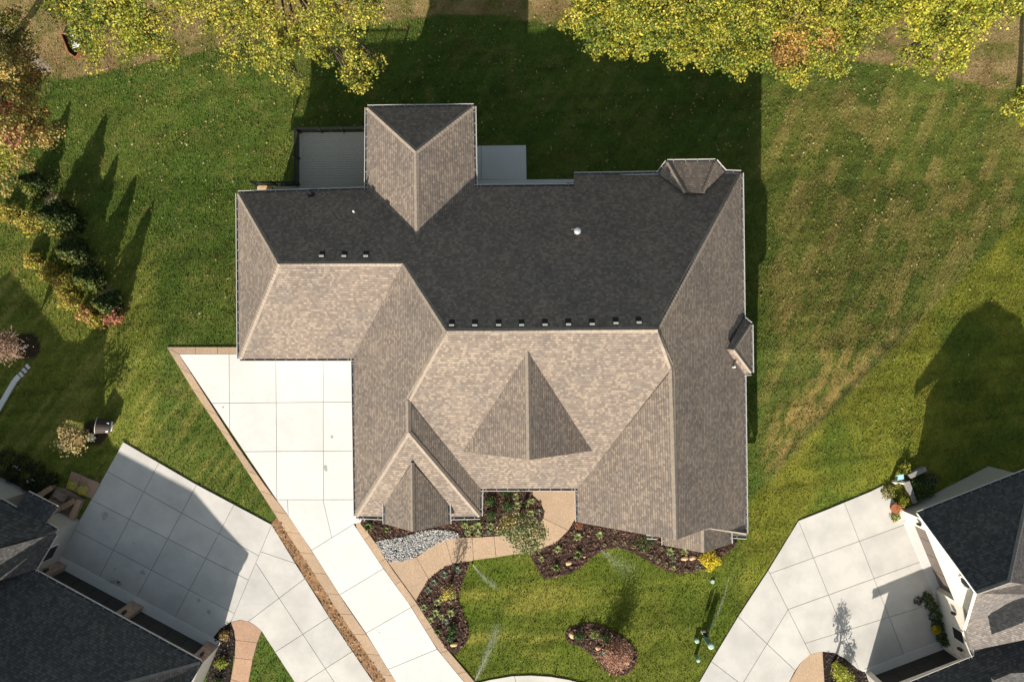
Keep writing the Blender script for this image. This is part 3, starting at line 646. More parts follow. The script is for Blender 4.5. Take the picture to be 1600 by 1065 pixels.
gutter(house, K['d'], gw2[:1] + (808, 3.0)); gutter(house, (701, 808, 3.0), (750, 807, 3.0)); gutter(house, K['n'], K['pe']); gutter(house, K['pe'], K['pw']); gutter(house, K['pw'], K['o'])
gutter(house, K['k'], y4); gutter(house, y4, y3); gutter(house, y3, y2); gutter(house, y2, y1); gutter(house, y1, K['l'])
gutter(house, gw1, gw2); gutter(house, ge2, ge1); gutter(house, nw1, nw2); gutter(house, ne2, ne1); gutter(house, be, bn); gutter(house, bs, be); gutter(house, bq, bs)
gutter(house, (1136, 836, 3.0), (1167, 838, 2.98)); gutter(house, (1011, 837.5, 3.0), (1027, 838.5, 3.0))
def gable_wall(p, ap, q, zb, back=.35):
    P, A, Q = W(*p), W(*ap), W(*q); o = Vector((0, back, -.12)); m = MB(); pts = [Vector((P.x + .2, P.y, zb)), Vector((Q.x - .2, Q.y, zb)), Vector((Q.x - .2, Q.y, Q.z)), A, Vector((P.x + .2, P.y, P.z))]
    f_ = [v + Vector((0, back, -.16 if i > 1 else 0)) for i, v in enumerate(pts)]; b_ = [v + Vector((0, .18, 0)) for v in f_]
    m.v = f_ + b_; m.f = [[0, 1, 2, 3, 4], [9, 8, 7, 6, 5]] + [[k, k + 5, (k + 1) % 5 + 5, (k + 1) % 5] for k in range(5)]; m.m = [0] * 7; m.build('gable_wall', M['siding'], house)
gable_wall(K['h'], K['i'], K['j'], 2.6); gable_wall(gw2, gb, ge2, .0); gable_wall(nw2, nb_, ne2, .0); gable_wall(cw, cb, ce, 4.2, .2)
def roof_vent(x, y):
    v = zpl(SL['N'], x, y); m = MB(); up = Vector((0, 0, 1)); a, b, c = SL['N']
    z = lambda dy: v.z + b * dy
    m.box(v + Vector((0, .10, b * .10 + .012)), Vector((.15, 0, 0)), Vector((0, .20, .20 * b)), Vector((0, 0, .008)), 1)
    # hood: flat top plate on the ridge side, open dark louvre facing the eave
    w = .13; top = v.z + .13
    A = [Vector((v.x - w, v.y - .07, z(-.07) + .01)), Vector((v.x + w, v.y - .07, z(-.07) + .01)), Vector((v.x + w, v.y + .05, top)), Vector((v.x - w, v.y + .05, top)), Vector((v.x - w, v.y - .055, top)), Vector((v.x + w, v.y - .055, top))]
    m.quad(A[4], A[5], A[2], A[3], mi=0); m.quad(A[0], A[1], A[5], A[4], mi=0)
    B = [Vector((v.x - w, v.y + .22, z(.22) + .015)), Vector((v.x + w, v.y + .22, z(.22) + .015))]
    m.quad(A[3], A[2], B[1], B[0], mi=1); m.quad(A[0], A[4], A[3], B[0], mi=1); m.quad(A[1], B[1], A[2], A[5], mi=1)
    m.build('roof_vent', [M['vent_top'], M['vent_side']], house)
for x in (503, 538, 572): roof_vent(x, 400)
for x, y in ((706, 508), (742, 508), (779, 507.5), (815, 507.5), (851.5, 507), (888, 506.5), (925, 506), (962, 504.5), (998, 503.5)): roof_vent(x, y)
v = zpl(SL['N'], 487, 304); MB().box(v + Vector((0, 0, .10)), (.17, 0, 0), (0, .13, 0), (0, 0, .10)).tube([v, v + Vector((0, 0, .3))], [.07, .07], 8).build('vent_cap', M['vent_side'], house)
v = zpl(SL['N'], 554, 332); MB().tube([v - Vector((0, 0, .1)), v + Vector((0, 0, .38))], [.05, .05], 10).build('vent_pipe', M['white'], house)
v = zpl(SL['E'], 1145, 573); MB().tube([v - Vector((0, 0, .1)), v + Vector((0, 0, .40))], [.055, .055], 10).build('vent_pipe', M['white'], house)
v = zpl(SL['N'], 901, 363); fl = MB().tube([v - Vector((0, 0, .1)), v + Vector((0, 0, .5))], [.11, .11], 12).build('flue', M['metal'], house)
MB().tube([v + Vector((0, 0, .46)), v + Vector((0, 0, .5)), v + Vector((0, 0, .62)), v + Vector((0, 0, .68))], [.12, .2, .2, .09], 14).build('flue_cap', M['metal'], fl, True)
MB().box(v + Vector((-.04, .17, .03)), (.27, 0, 0), (0, .035, 0), (0, 0, .02)).box(v + Vector((-.11, .02, .06)), (.04, 0, 0), (0, .15, -.08), (0, 0, .01)).build('flashing', M['metal'], fl)

# ------------------------------------------------------------------ rear deck
dk = empty('deck', W(520, 250, 0), 'raised grey board deck with black railing in the rear corner', 'deck'); DZ = .25
P = [W(466, 206, DZ), W(578, 206, DZ), W(578, 300, DZ), W(466, 300, DZ)]; y = P[3].y
while y < P[0].y - .05:
    MB().box(((P[0].x + P[1].x) / 2, y + .072, DZ - .015), ((P[1].x - P[0].x) / 2, 0, 0), (0, .064, 0), (0, 0, .015)).build('deck_board', M['deck'], dk); y += .145
Q = [W(402, 290.5, DZ), W(465, 290.5, DZ), W(465, 302, DZ)]; y = Q[2].y
while y < Q[0].y - .05:
    MB().box(((Q[0].x + Q[1].x) / 2, y + .072, DZ - .017), ((Q[1].x - Q[0].x) / 2, 0, 0), (0, .064, 0), (0, 0, .015)).build('deck_board', M['deck'], dk); y += .145
MB().box(W(415, 292, DZ) + Vector((0, -.04, .03)), (.42, 0, 0), (0, .17, 0), (0, 0, .04)).build('step_cap', M['flag'], dk)
MB().box((P[0].x - .02, (P[0].y + P[3].y) / 2, DZ - .16), (.02, 0, 0), (0, (P[0].y - P[3].y) / 2, 0), (0, 0, .13)).box(((P[0].x + P[1].x) / 2, P[0].y + .02, DZ - .16), ((P[1].x - P[0].x) / 2, 0, 0), (0, .02, 0), (0, 0, .13)).build('rim_joist', M['black'], dk)
def rail(a, b, n):
    a, b = Vector(a), Vector(b); up = Vector((0, 0, 1)); d = b - a
    MB().beam(a + up * 1.0, b + up * 1.0, .10, .04).build('handrail', M['black'], dk); MB().beam(a + up * .12, b + up * .12, .05, .04).build('bottom_rail', M['black'], dk)
    m = MB(); k = int(d.length / .11)
    for i in range(1, k): m.box(a + d * (i / k) + up * .56, (.014, 0, 0), (0, .014, 0), (0, 0, .44))
    m.build('baluster', M['black'], dk)['kind'] = 'stuff'
    for i in range(n + 1):
        p = a + d * (i / n); MB().box((p.x, p.y, DZ + .54), (.05, 0, 0), (0, .05, 0), (0, 0, .56)).box((p.x, p.y, DZ + 1.11), (.065, 0, 0), (0, .065, 0), (0, 0, .015)).build('rail_post', M['black'], dk)
rail(W(468, 207, DZ), W(468, 289, DZ), 2); rail(W(470, 207.5, DZ), W(572, 206.5, DZ), 3); rail(W(402, 290, DZ), W(464, 290, DZ), 2)
for x, y in ((470, 210), (520, 210), (568, 210), (470, 285), (437, 292)):
    p = W(x, y, DZ); b_ = float(gz(p.x, p.y)); MB().box((p.x, p.y, (DZ - .03 + b_) / 2 - .1), (.07, 0, 0), (0, .07, 0), (0, 0, (DZ - b_) / 2 + .05)).build('support_post', M['black'], dk)

# ------------------------------------------------------------------ neighbouring houses
def face_frame(a, b):
    A, B = W(*a, 0), W(*b, 0); d = B - A; L = d.length; t = d.normalized(); out = Vector((-t.y, t.x, 0)); return A, t, out, L
def wall_piece(m, A, t, out, s0, s1, z0, z1, dep=.18, off=0.0, mi=0):
    c = A + t * (s0 + s1) / 2 - out * (dep / 2 - off) + Vector((0, 0, (z0 + z1) / 2)); m.box(c, t * (s1 - s0) / 2, out * dep / 2, Vector((0, 0, (z1 - z0) / 2)), mi)
def garage_door(parent, A, t, out, s0, s1, zt, rec, mat):
    d = MB(); wall_piece(d, A, t, out, s0, s1, .02, .05, .05, -rec + .01); dr = d.build('garage_door', mat, parent)
    for i in range(4):
        for j in range(4):
            w = (s1 - s0) / 4; m = MB(); wall_piece(m, A, t, out, s0 + j * w + .015, s0 + (j + 1) * w - .015, .06 + i * (zt - .06) / 4, .05 + (i + 1) * (zt - .06) / 4, .05, -rec); m.build('door_panel', mat, dr)
    return dr
def lantern(parent, p, out):
    g = MB().box(p + out * .12, (.07, 0, 0), (0, .07, 0), (0, 0, .16)).tube([p + out * .12 + Vector((0, 0, .16)), p + out * .12 + Vector((0, 0, .27))], [.10, .015], 6).build('wall_lantern', M['black'], parent)
    MB().box(p + out * .03 + Vector((0, 0, .12)), out * .06, (.012, .012, 0), (0, 0, .012)).build('bracket', M['black'], g)

lh = empty('left_house', W(200, 1000, 0), 'neighbouring house at the lower left with charcoal shingle roof and two garage doors', 'house'); lh.name = 'charcoal_roofed_house'
A, t, out, L = face_frame((92.5, 875), (342, 1008.5))
m = MB()
for s0, s1 in ((0, .054), (.464, .532), (.935, 1)): wall_piece(m, A, t, out, s0 * L, s1 * L, 0, 2.12, .45)
wall_piece(m, A, t, out, 0, L, 2.12, 2.75, .45, -.002)
m.build('stone_wall', M['stone'], lh)
garage_door(lh, A, t, out, .054 * L, .464 * L, 2.13, .36, M['door_dark']); garage_door(lh, A, t, out, .532 * L, .935 * L, 2.13, .36, M['door_dark'])
m = MB(); wall_piece(m, A, t, out, 0, L, .0, .07, .75, .30); m.build('sill', M['conc_shade'], lh)
for s_ in (.027, .498, .967): lantern(lh, A + t * s_ * L + Vector((0, 0, 1.85)), out)
A2_, t2, out2, L2 = face_frame((125, 812), (92.5, 875)); m = MB(); wall_piece(m, A2_, t2, out2, 0, L2, 0, 2.7, .2, -.001); m.build('side_wall', M['siding'], lh)
m = MB(); wall_piece(m, A2_, t2, out2, L2 * .45, L2 * .8, 1.2, 2.3, .08, .03); wd_ = m.build('window', M['white'], lh); m = MB(); wall_piece(m, A2_, t2, out2, L2 * .47, L2 * .78, 1.26, 2.24, .06, .045); m.build('pane', M['black'], wd_)
for a, b in (((98, 798), (125, 812)), ((82, 832), (98, 798)), ((28, 800), (82, 832)), ((45, 768), (28, 800)), ((-80, 702), (45, 768)), ((-260, 1000), (-80, 702)), ((342, 1008.5), (250, 1220)), ((250, 1220), (150, 1330)), ((150, 1330), (-260, 1000))):
    a_, b_, c_, l_ = face_frame(a, b); m = MB(); wall_piece(m, a_, b_, c_, 0, l_, 0, 2.7, .2); m.build('wall', M['siding'], lh)
D = M['shingle_dark']
def shp(x, y, h):        # a roof point from its ground place, as a photo pixel + height
    k_ = (H - h) / H; return (800 + (x - 800) / k_, 532.5 + (y - 532.5) / k_, h)
c0, c1 = (52, 891.5, 2.8), (313, 1034.5, 2.8)
rA, rB = shp(205, 1118, 7.8), shp(75, 1049, 7.8)
kk = (100, 1094, 5.75)
fl_ = slope(lh, [c0, c1, kk, rA, rB, shp(-120, 945, 7.7), (-170, 925, 5.2), (-120, 800, 2.8)], D); gutter(lh, c1, c0)
s_l = slope(lh, [c1, (284, 1052, 3.2), (205, 1083, 4.3), kk], M['shingle'], thick=.05)  # south-facing sliver in tan shingle: sunlight painted onto the charcoal roof
e_l = slope(lh, [c1, shp(300, 1075, 2.8), shp(255, 1160, 2.8), rA, kk, (205, 1083, 4.3), (284, 1052, 3.2)], D); gutter(lh, shp(300, 1075, 2.8), c1)
slope(lh, [rA, shp(271, 1087, 6.0), shp(336, 1051, 4.2), shp(300, 1075, 2.8), shp(255, 1160, 2.8)], D, thick=.2)
back = slope(lh, [rA, shp(255, 1160, 2.8), shp(130, 1290, 2.8), shp(-60, 1190, 2.8), rB], D)
cap(lh, c1, kk, fl_, s_l, M['cap_dark'], .1)
# side wing and porch roofs
w1, w2, w3, w4, w5, w6, w7 = (0, 781, 2.8), (24, 795, 2.8), (43, 770, 2.7), (89, 793.5, 2.7), (70, 817.5, 3.0), (88, 828, 2.8), (25, 850, 4.4)
np_ = slope(lh, [(-140, 709, 2.8), w1, w2, w3, w4, w5, w6, w7, (-60, 873, 6.4), shp(-20, 915, 7.5), shp(-190, 850, 7.6)], D)
slope(lh, [w6, (86, 833, 2.82), w7], M['shingle_sunlit'], thick=.05)  # lit sliver, the lighter shingle carries the sunlight in its colour
pe_ = plane_of([W(86, 833, 2.82), W(*c0), W(-30, 880, 6.0)])
slope(lh, [(x, y, zpl(pe_, x, y).z) for x, y in ((86, 833), (52, 891.5), (0, 906), (-120, 950), (-60, 872), (25, 850))], D)
gutter(lh, w4, w3); gutter(lh, w2, w1); gutter(lh, w6, (68, 817, 2.8)); gutter(lh, c0, (86, 834, 2.8))
fascia(lh, w4, w5)
# taller rear block (its ridge throws the long shadow on the lawn)
q_a, q_b, q_c = shp(28, 930, 7.9), shp(-9, 895, 8.0), shp(-115, 832, 8.2)
slope(lh, [shp(75, 1049, 7.8), q_a, q_b, shp(-190, 850, 7.6), shp(-20, 915, 7.5)], D, thick=.3)
slope(lh, [q_a, q_b, q_c, shp(-260, 900, 5), shp(-60, 1100, 5)], D, thick=.3); slope(lh, [q_b, q_c, shp(-190, 850, 7.6)], D, thick=.3)

m = MB(); m.prism([G(x, y) + Vector((0, 0, 2.62)) for x, y in ((335, 1009), (95, 880), (122, 815), (95, 800), (80, 836), (26, 804), (42, 771), (-80, 706), (-255, 1000), (150, 1325), (246, 1218))], .08); m.build('ceiling', M['shingle_dark'], lh)
rh = empty('right_house', W(1500, 900, 0), 'neighbouring house at the lower right with white brick gable and dark roof', 'house'); rh.name = 'white_gabled_house'
A, t, out, L = face_frame((1462, 924), (1409, 797))
m = MB(); wall_piece(m, A, t, out, L * .86, L, 0, 2.13, .4); wall_piece(m, A, t, out, 0, L * .03, 0, 2.13, .4); wall_piece(m, A, t, out, 0, L, 2.13, 3.0, .4, -.001)
m.build('brick_wall', M['brick'], rh)
m = MB(); up = Vector((0, 0, 1)); gp = A + t * (L * .40); m.prism([(0, 0, 0), (0, .001, 0), (.001, 0, 0)], .001) if False else None
tri = [A + up * 3.0 - t * .3, A + t * (L + .2) + up * 3.0, gp + up * 6.35]
i0 = len(m.v); m.v += [p - out * .02 for p in tri] + [p - out * .4 for p in tri]; m.f += [[i0 + 2, i0 + 1, i0], [i0 + 3, i0 + 4, i0 + 5], [i0, i0 + 1, i0 + 4, i0 + 3], [i0 + 1, i0 + 2, i0 + 5, i0 + 4], [i0 + 2, i0, i0 + 3, i0 + 5]]; m.m += [0] * 5
m.build('gable_wall', M['brick'], rh)
gc = gp + up * 4.5; ring = MB(); pts = [gc + t * math.cos(k_) * .34 + up * math.sin(k_) * .5 + out * .02 for k_ in np.linspace(0, 6.283, 19)[:-1]]; ring.tube(pts + pts[:1], [.06] * 19, 5, cap=False); wd_ = ring.build('oval_window', M['white'], rh)
m = MB(); m.quad(*[gc + t * math.cos(k_) * .3 + up * math.sin(k_) * .45 + out * .012 for k_ in np.linspace(0, 6.283, 19)[:-1]]); m.build('pane', M['black'], wd_)
garage_door(rh, A, t, out, .03 * L, .86 * L, 2.13, .34, M['door_tan'])
m = MB(); wall_piece(m, A, t, out, 0, L * .88, 0, .07, .75, .22); m.build('sill', M['conc'], rh)
lantern(rh, A + t * L * .93 + up * 1.9, out)
A, t, out, L = face_frame((1476, 1003), (1462, 924)); m = MB(); wall_piece(m, A, t, out, 0, L, 0, 2.9, .2); m.build('brick_wall', M['brick'], rh)
lantern(rh, A + t * L * .8 + up * 1.9, out); lantern(rh, A + t * L * .12 + up * 1.9, out)
m = MB(); wall_piece(m, A, t, out, L * .25, L * .5, 1.3, 2.4, .08, .04); wd_ = m.build('window', M['white'], rh); m = MB(); wall_piece(m, A, t, out, L * .27, L * .48, 1.36, 2.34, .06, .055); m.build('pane', M['black'], wd_)
A, t, out, L = face_frame((1352, 1050), (1476, 1003)); out = out
m = MB(); wall_piece(m, A, t, out, 0, L * .06, 0, 2.13, .4); wall_piece(m, A, t, out, L * .96, L, 0, 2.13, .4); wall_piece(m, A, t, out, 0, L, 2.13, 2.9, .4, -.001); m.build('brick_wall', M['brick'], rh)
garage_door(rh, A, t, out, .06 * L, .96 * L, 2.13, .34, M['door_dark']); m = MB(); wall_piece(m, A, t, out, 0, L, 0, .07, .75, .22); m.build('sill', M['conc_shade'], rh)
for a, b, zb in (((1409, 797), (1545, 728), -.5), ((1545, 728), (1622, 748), -.9), ((1622, 748), (1700, 960), -.6), ((1700, 960), (1640, 1150), 0), ((1640, 1150), (1400, 1180), 0), ((1400, 1180), (1352, 1050), 0)):
    a_, b_, c_, l_ = face_frame(a, b); m = MB(); wall_piece(m, a_, b_, c_, 0, l_, zb, 3.0, .2); m.build('wall', M['siding'], rh)
m = MB(); m.prism([W(x, y, 0) + Vector((0, 0, 2.9)) for x, y in ((1414, 800), (1543, 735), (1616, 752), (1694, 958), (1636, 1145), (1404, 1174), (1356, 1056), (1480, 1004), (1467, 926))], .08); m.build('ceiling', M['shingle_dark'], rh)
r1, r2, r3, r4 = (1435, 802, 3.2), (1616, 731, 3.2), (1577, 909, 6.7), (1527, 927, 6.7)
s1 = slope(rh, [r1, r2, r3, r4], D); s2 = slope(rh, [r2, (1712, 930, 3.2), r3], M['shingle_sunlit']); p3 = plane_of([W(*r4), W(*r3), W(1510, 985, 3.7)]); on = lambda pl, x, y: (x, y, zpl(pl, x, y).z)  # north slopes darker, sunward slopes lighter: sun and shade put into the colour
va, vb = on(p3, 1510, 985), on(p3, 1600, 928); s3 = slope(rh, [r4, r3, on(p3, 1712, 930), on(p3, 1640, 903), vb, va], M['shingle_sunlit'], thick=.3)
cap(rh, r4, r3, s1, s3, M['cap_dark'], .12); cap(rh, r3, r2, s1, s2, M['cap_dark'], .12); gutter(rh, r2, r1)
p4 = plane_of([W(*va), W(*vb), W(1518, 1014, 3.25)]); s4 = slope(rh, [va, vb, on(p4, 1640, 903), on(p4, 1672, 975), on(p4, 1600, 999), on(p4, 1517, 1016)], M['shingle_sunlit'], thick=.3)
n0, n1 = (1523, 1027, 3.0), (1363, 1092, 3.0)
def eave_plane(p, q, pitch):
    p, q = W(*p), W(*q); d = (q - p).normalized(); u = Vector((-d.y, d.x)); a, b = u.x * pitch, u.y * pitch; return (a, b, p.z - a * p.x - b * p.y)
ep = eave_plane(n1, n0, -.70)
s5 = slope(rh, [on(ep, 1516, 1015.5), on(ep, 1600, 998.5), on(ep, 1670, 975), on(ep, 1690, 1060), on(ep, 1420, 1190), n1, n0], D)
gutter(rh, n0, n1); fascia(rh, (1510, 985, 3.65), r4, .03, .12, 'brick'); fascia(rh, r1, r4, .03, .1, 'white'); gutter(rh, (1512, 1000, 3.1), n0)
slope(rh, [(1554, 1062, 6.2), (1580, 1051, 6.6), (1612, 1050, 7.0), (1612, 1080, 6.4), (1560, 1085, 5.6)], M['shingle_dark'], thick=.3)

# porch landing, low walls and pots of the left house
pl_ = paving('porch_landing', 'reddish stone landing at the left house entrance', M['agg2'], [([(113, 735), (158, 754), (145, 778), (104, 762)], [((130, 735), (120, 775))]), ([(88, 760), (104, 762), (131, 778), (117, 809), (90, 797), (74, 786)], [((86, 778), (126, 792))])], top=.12, thick=.2, piece='stone_paver')
def low_wall(a, b, label, h=.45):
    r = empty('low_stone_wall', G(*a), label, 'wall', 'low stone walls at the left entrance'); a, b = G(*a), G(*b); up = Vector((0, 0, 1))
    MB().beam(a + up * h / 2, b + up * h / 2, .24, h).build('wall_body', M['stone'], r); MB().beam(a + up * (h + .03), b + up * (h + .03), .32, .055).build('coping', M['agg2'], r)
low_wall((60, 777), (88, 759), 'low stone wall nearest the dark shrubs by the left entrance'); low_wall((90, 797), (124, 779), 'low stone wall crossing in front of the left entrance step'); low_wall((131, 778), (117, 808), 'low stone wall closest to the left driveway edge')

# ------------------------------------------------------------------ vegetation
def leaf_cloud(P, size, pal, flat=.5, bright=(.65, 1.2)):
    """P: (n,3) leaf centres -> folded leaf quads"""
    n = len(P); a = RNG.uniform(0, 6.283, n); s_ = size * RNG.uniform(.6, 1.25, n)
    nrm = RNG.normal(0, flat, (n, 3)); nrm[:, 2] = np.abs(nrm[:, 2]) + .45; nrm /= np.linalg.norm(nrm, axis=1)[:, None]
    u = np.stack([np.cos(a), np.sin(a), 0 * a], -1); u -= nrm * (u * nrm).sum(1)[:, None]; u /= np.linalg.norm(u, axis=1)[:, None]; w = np.cross(nrm, u)
    V = np.stack([P - u * s_[:, None] * .55, P - w * s_[:, None] * .42 - u * .08 * s_[:, None], P + u * s_[:, None] * .55, P + w * s_[:, None] * .42 - u * .08 * s_[:, None]], 1)
    V[:, 1] += nrm * (s_ * .10)[:, None]; V[:, 3] += nrm * (s_ * .10)[:, None]
    return V.reshape(-1, 3), np.arange(4 * n).reshape(-1, 4)
def crown_points(lobes, per_m2, thick=.8, clump=.38, cl_n=34):
    pts = []; kind = []
    for (c, rx, rz) in lobes:
        n_cl = max(3, int(math.pi * rx * rx * per_m2 / cl_n))
        ph = RNG.uniform(0, 6.283, n_cl); rr = np.sqrt(RNG.random(n_cl)) * rx * RNG.uniform(.75, 1.22, n_cl); zz = np.sqrt(np.clip(1 - (rr / rx) ** 2, .02, 1)) * rz
        zz = zz * RNG.uniform(-.6, 1.0, n_cl) + RNG.normal(0, .18, n_cl)
        cc = np.stack([c[0] + np.cos(ph) * rr, c[1] + np.sin(ph) * rr, c[2] + zz], -1); k_ = RNG.random(n_cl)
        d = RNG.normal(0, 1, (n_cl * cl_n, 3)); d[:, 2] = np.abs(d[:, 2]) * .8 - .15; d /= np.linalg.norm(d, axis=1)[:, None]
        q = np.repeat(cc, cl_n, 0) + d * np.repeat(RNG.uniform(.8, 1.7, n_cl), cl_n)[:, None] * clump * np.sqrt(RNG.uniform(.25, 1.1, n_cl * cl_n))[:, None] * np.array([1.1, 1.1, .8]); pts.append(q); kind.append(np.repeat(k_, cl_n))
    return np.concatenate(pts), np.concatenate(kind)
def tree(name, label, lobes_px, trunk_px, pal, size=.15, dens=150, accents=None, cat='tree', group=None, limb=True, holes=.0, clump=.34):
    lobes = [(np.array(W(x, y, z)), r * S0 * (H - z) / H, r * S0 * .75) for x, y, r, z in lobes_px]
    base = G(*trunk_px, -.05); root = empty(name, base, label, cat, group)
    P, k_ = crown_points(lobes, dens, clump=clump, cl_n=70 if clump > .3 else 14)
    V, F_ = leaf_cloud(P, size, pal); pal = np.array(pal); ci = np.clip((k_ * .8 + RNG.random(len(P)) * .2) * len(pal), 0, len(pal) - 1).astype(int)
    c = pal[ci] * RNG.uniform(.85, 1.65, len(P))[:, None]
    if accents:
        for (ax, ay, ar, apal) in accents:
            x_, y_ = to_px(P[:, 0], P[:, 1], P[:, 2]); sel = (np.hypot(x_ - ax, y_ - ay) < ar * RNG.uniform(.5, 1.1, len(P))) & (RNG.random(len(P)) < .75)
            ap = np.array(apal); c[sel] = ap[RNG.integers(0, len(ap), sel.sum())] * RNG.uniform(.7, 1.2, sel.sum())[:, None]
    np_obj('crown', V, F_, M['leaf'], np.repeat(c, 4, 0), root)
    m = MB(); zs = [l[0][2] for l in lobes]; cen = np.mean([l[0] for l in lobes], 0); hub = Vector((cen[0] * .35 + base.x * .65, cen[1] * .35 + base.y * .65, base.z + (max(zs) - base.z) * .55)); r0 = .09 + .022 * (max(zs) - base.z)
    m.tube([base, base * .5 + hub * .5 + Vector((.05, .04, 0)), hub], [r0, r0 * .75, r0 * .6], 8); m.build('trunk', M['bark'], root, True)
    if limb:
        m = MB()
        for (c_, rx, rz) in lobes:
            e = Vector(c_); mid = hub.lerp(e, .5) + Vector((random.uniform(-.3, .3), random.uniform(-.3, .3), .35)); m.tube([hub, mid, e], [r0 * .34, r0 * .22, r0 * .07], 5)
            for _ in range(7):
                f_ = e + Vector((random.uniform(-1, 1) * rx * .8, random.uniform(-1, 1) * rx * .8, random.uniform(-.2, .5) * rz)); m.tube([mid.lerp(e, random.uniform(.3, .9)), f_], [r0 * .12, r0 * .05], 4)
        m.build('limbs', M['bark'], root)
    return root
YG = [(.06, .095, .018), (.17, .19, .022), (.26, .25, .03), (.11, .145, .022), (.34, .285, .04), (.21, .21, .025)]
YL = [(.34, .31, .03), (.25, .26, .03), (.14, .17, .022), (.42, .36, .05), (.28, .27, .035), (.10, .12, .02)]
OR = [(.30, .20, .055), (.22, .19, .05), (.36, .24, .07), (.13, .13, .035), (.28, .15, .05), (.40, .31, .11)]
TAP = [(.07, .10, .02), (.20, .20, .028), (.29, .265, .035), (.12, .145, .024), (.37, .305, .05), (.24, .225, .03)]
tree('deciduous_tree', 'yellow green tree over the back lawn left of the roof, crown with an eastward bough',
     [(320, 20, 35, 5), (370, 45, 38, 5), (375, 92, 22, 3.6), (420, 60, 42, 5), (432, 108, 26, 4), (462, 128, 15, 3.4), (468, 70, 34, 4.6), (350, 0, 42, 6), (500, 40, 40, 5), (530, 82, 28, 4), (556, 108, 28, 3.6), (560, 134, 15, 3.2), (590, 98, 16, 3.5), (540, 25, 38, 5.5), (575, 18, 22, 4.5), (450, -20, 60, 7), (380, -40, 55, 7), (520, -30, 55, 6.5), (440, -90, 65, 6.5), (360, -100, 50, 5.5), (530, -95, 45, 5)],
     (450, -45), TAP, .125, 250)
tree('deciduous_tree', 'lime green tree in the top left corner beside the white chair',
     [(100, 15, 32, 5), (150, 45, 32, 5), (190, 28, 45, 5.5), (235, 45, 32, 5), (212, 68, 26, 4), (255, 75, 20, 3.6), (266, 97, 9, 3.2), (143, 88, 15, 3.5), (118, 55, 16, 4), (270, 8, 22, 5), (190, -30, 55, 7), (130, -30, 45, 6.5), (250, -40, 45, 6), (190, -90, 55, 6)],
     (190, -35), YG, .125, 300)
tree('deciduous_tree', 'orange and tan autumn tree along the left edge above the evergreens',
     [(20, 45, 30, 5.5), (25, 112, 42, 5), (58, 112, 22, 4), (30, 160, 34, 5), (8, 190, 36, 5.5), (58, 190, 26, 4.2), (88, 207, 17, 3.5), (30, 230, 38, 5), (78, 226, 14, 3.6), (12, 280, 22, 4), (42, 72, 22, 4.5), (-30, 120, 60, 7), (-30, 210, 60, 7), (-90, 160, 70, 7), (-40, 40, 45, 6)],
     (-45, 165), OR, .13, 260, accents=[(10, 165, 16, [(.26, .07, .04), (.3, .12, .06)]), (18, 215, 18, [(.30, .09, .06), (.34, .16, .09)]), (20, 45, 34, YG), (0, 250, 30, YL)])
tree('deciduous_tree', 'broad yellow green tree behind the house, its crown edge over the shaded lawn',
     [(905, 12, 34, 5), (942, 45, 38, 5), (985, 52, 38, 5), (1032, 48, 38, 5.2), (1078, 62, 38, 5), (1118, 74, 34, 4.6), (1146, 100, 24, 3.8), (1100, 20, 50, 6), (1030, 0, 50, 6.5), (960, -5, 48, 6), (1060, 85, 18, 4), (1000, 78, 14, 4), (1140, -20, 50, 6.5), (1000, -60, 70, 7), (1100, -70, 70, 7), (1050, -130, 70, 6)],
     (1040, -50), YG, .12, 500)
tree('deciduous_tree', 'green tree with an orange patch behind the house, right of the broad tree',
     [(1190, 68, 38, 5), (1243, 86, 36, 4.6), (1254, 118, 17, 3.6), (1300, 78, 35, 4.6), (1300, 104, 16, 3.6), (1343, 48, 32, 4.8), (1368, 18, 32, 5), (1180, 10, 48, 6), (1260, 20, 50, 6), (1320, 5, 45, 6), (1210, 95, 16, 4), (1260, -50, 70, 7), (1340, -50, 55, 6.5), (1270, -120, 65, 6)],
     (1275, -45), YG, .12, 480, accents=[(1238, 74, 36, [(.50, .27, .06), (.56, .34, .10), (.42, .22, .07)]), (1295, 64, 22, [(.52, .30, .08), (.44, .27, .08)]), (1220, 90, 18, [(.40, .26, .08), (.30, .15, .05)])])
tree('deciduous_tree', 'bright yellow leaved tree at the top right beside the bare ground',
     [(1420, 30, 34, 5), (1462, 38, 40, 5), (1505, 36, 40, 5), (1548, 18, 36, 5), (1435, 88, 24, 4), (1490, 78, 30, 4.2), (1474, 108, 13, 3.5), (1407, 92, 14, 3.6), (1498, 105, 12, 3.6), (1580, -5, 30, 5), (1430, -20, 45, 6), (1500, -40, 60, 7), (1560, -50, 50, 6.5), (1500, -110, 55, 6)],
     (1495, -40), YL, .13, 330)
tree('deciduous_tree', 'small sapling with yellow leaves at the right edge of the lawn', [(1584, 165, 13, 1.8), (1594, 178, 11, 1.6), (1600, 150, 12, 2.0), (1608, 165, 14, 2.2)], (1590, 170), YL, .13, 120)
GV = [(.10, .13, .045), (.16, .17, .07), (.22, .20, .10), (.07, .10, .03), (.26, .22, .10), (.12, .14, .05)]
tree('ornamental_tree', 'small leafy tree overhanging the curved front walkway', [(815, 822, 18, 3.4), (796, 818, 13, 3.1), (835, 828, 17, 3.2), (818, 846, 18, 3.0), (836, 848, 10, 2.8), (800, 838, 10, 2.8), (785, 826, 8, 2.8), (846, 835, 8, 2.8)], (814, 803), GV, .11, 480, clump=.2,
     accents=[(792, 812, 14, [(.32, .25, .07), (.25, .22, .06)])])
tree('ornamental_tree', 'slim sapling with a sparse yellow crown in the bed by the driveway', [(700, 926, 8, 1.5), (705, 931, 6, 1.35), (695, 929, 6, 1.35)], (703, 912), [(.40, .32, .06), (.30, .26, .06), (.20, .2, .05)], .075, 800, clump=.14)
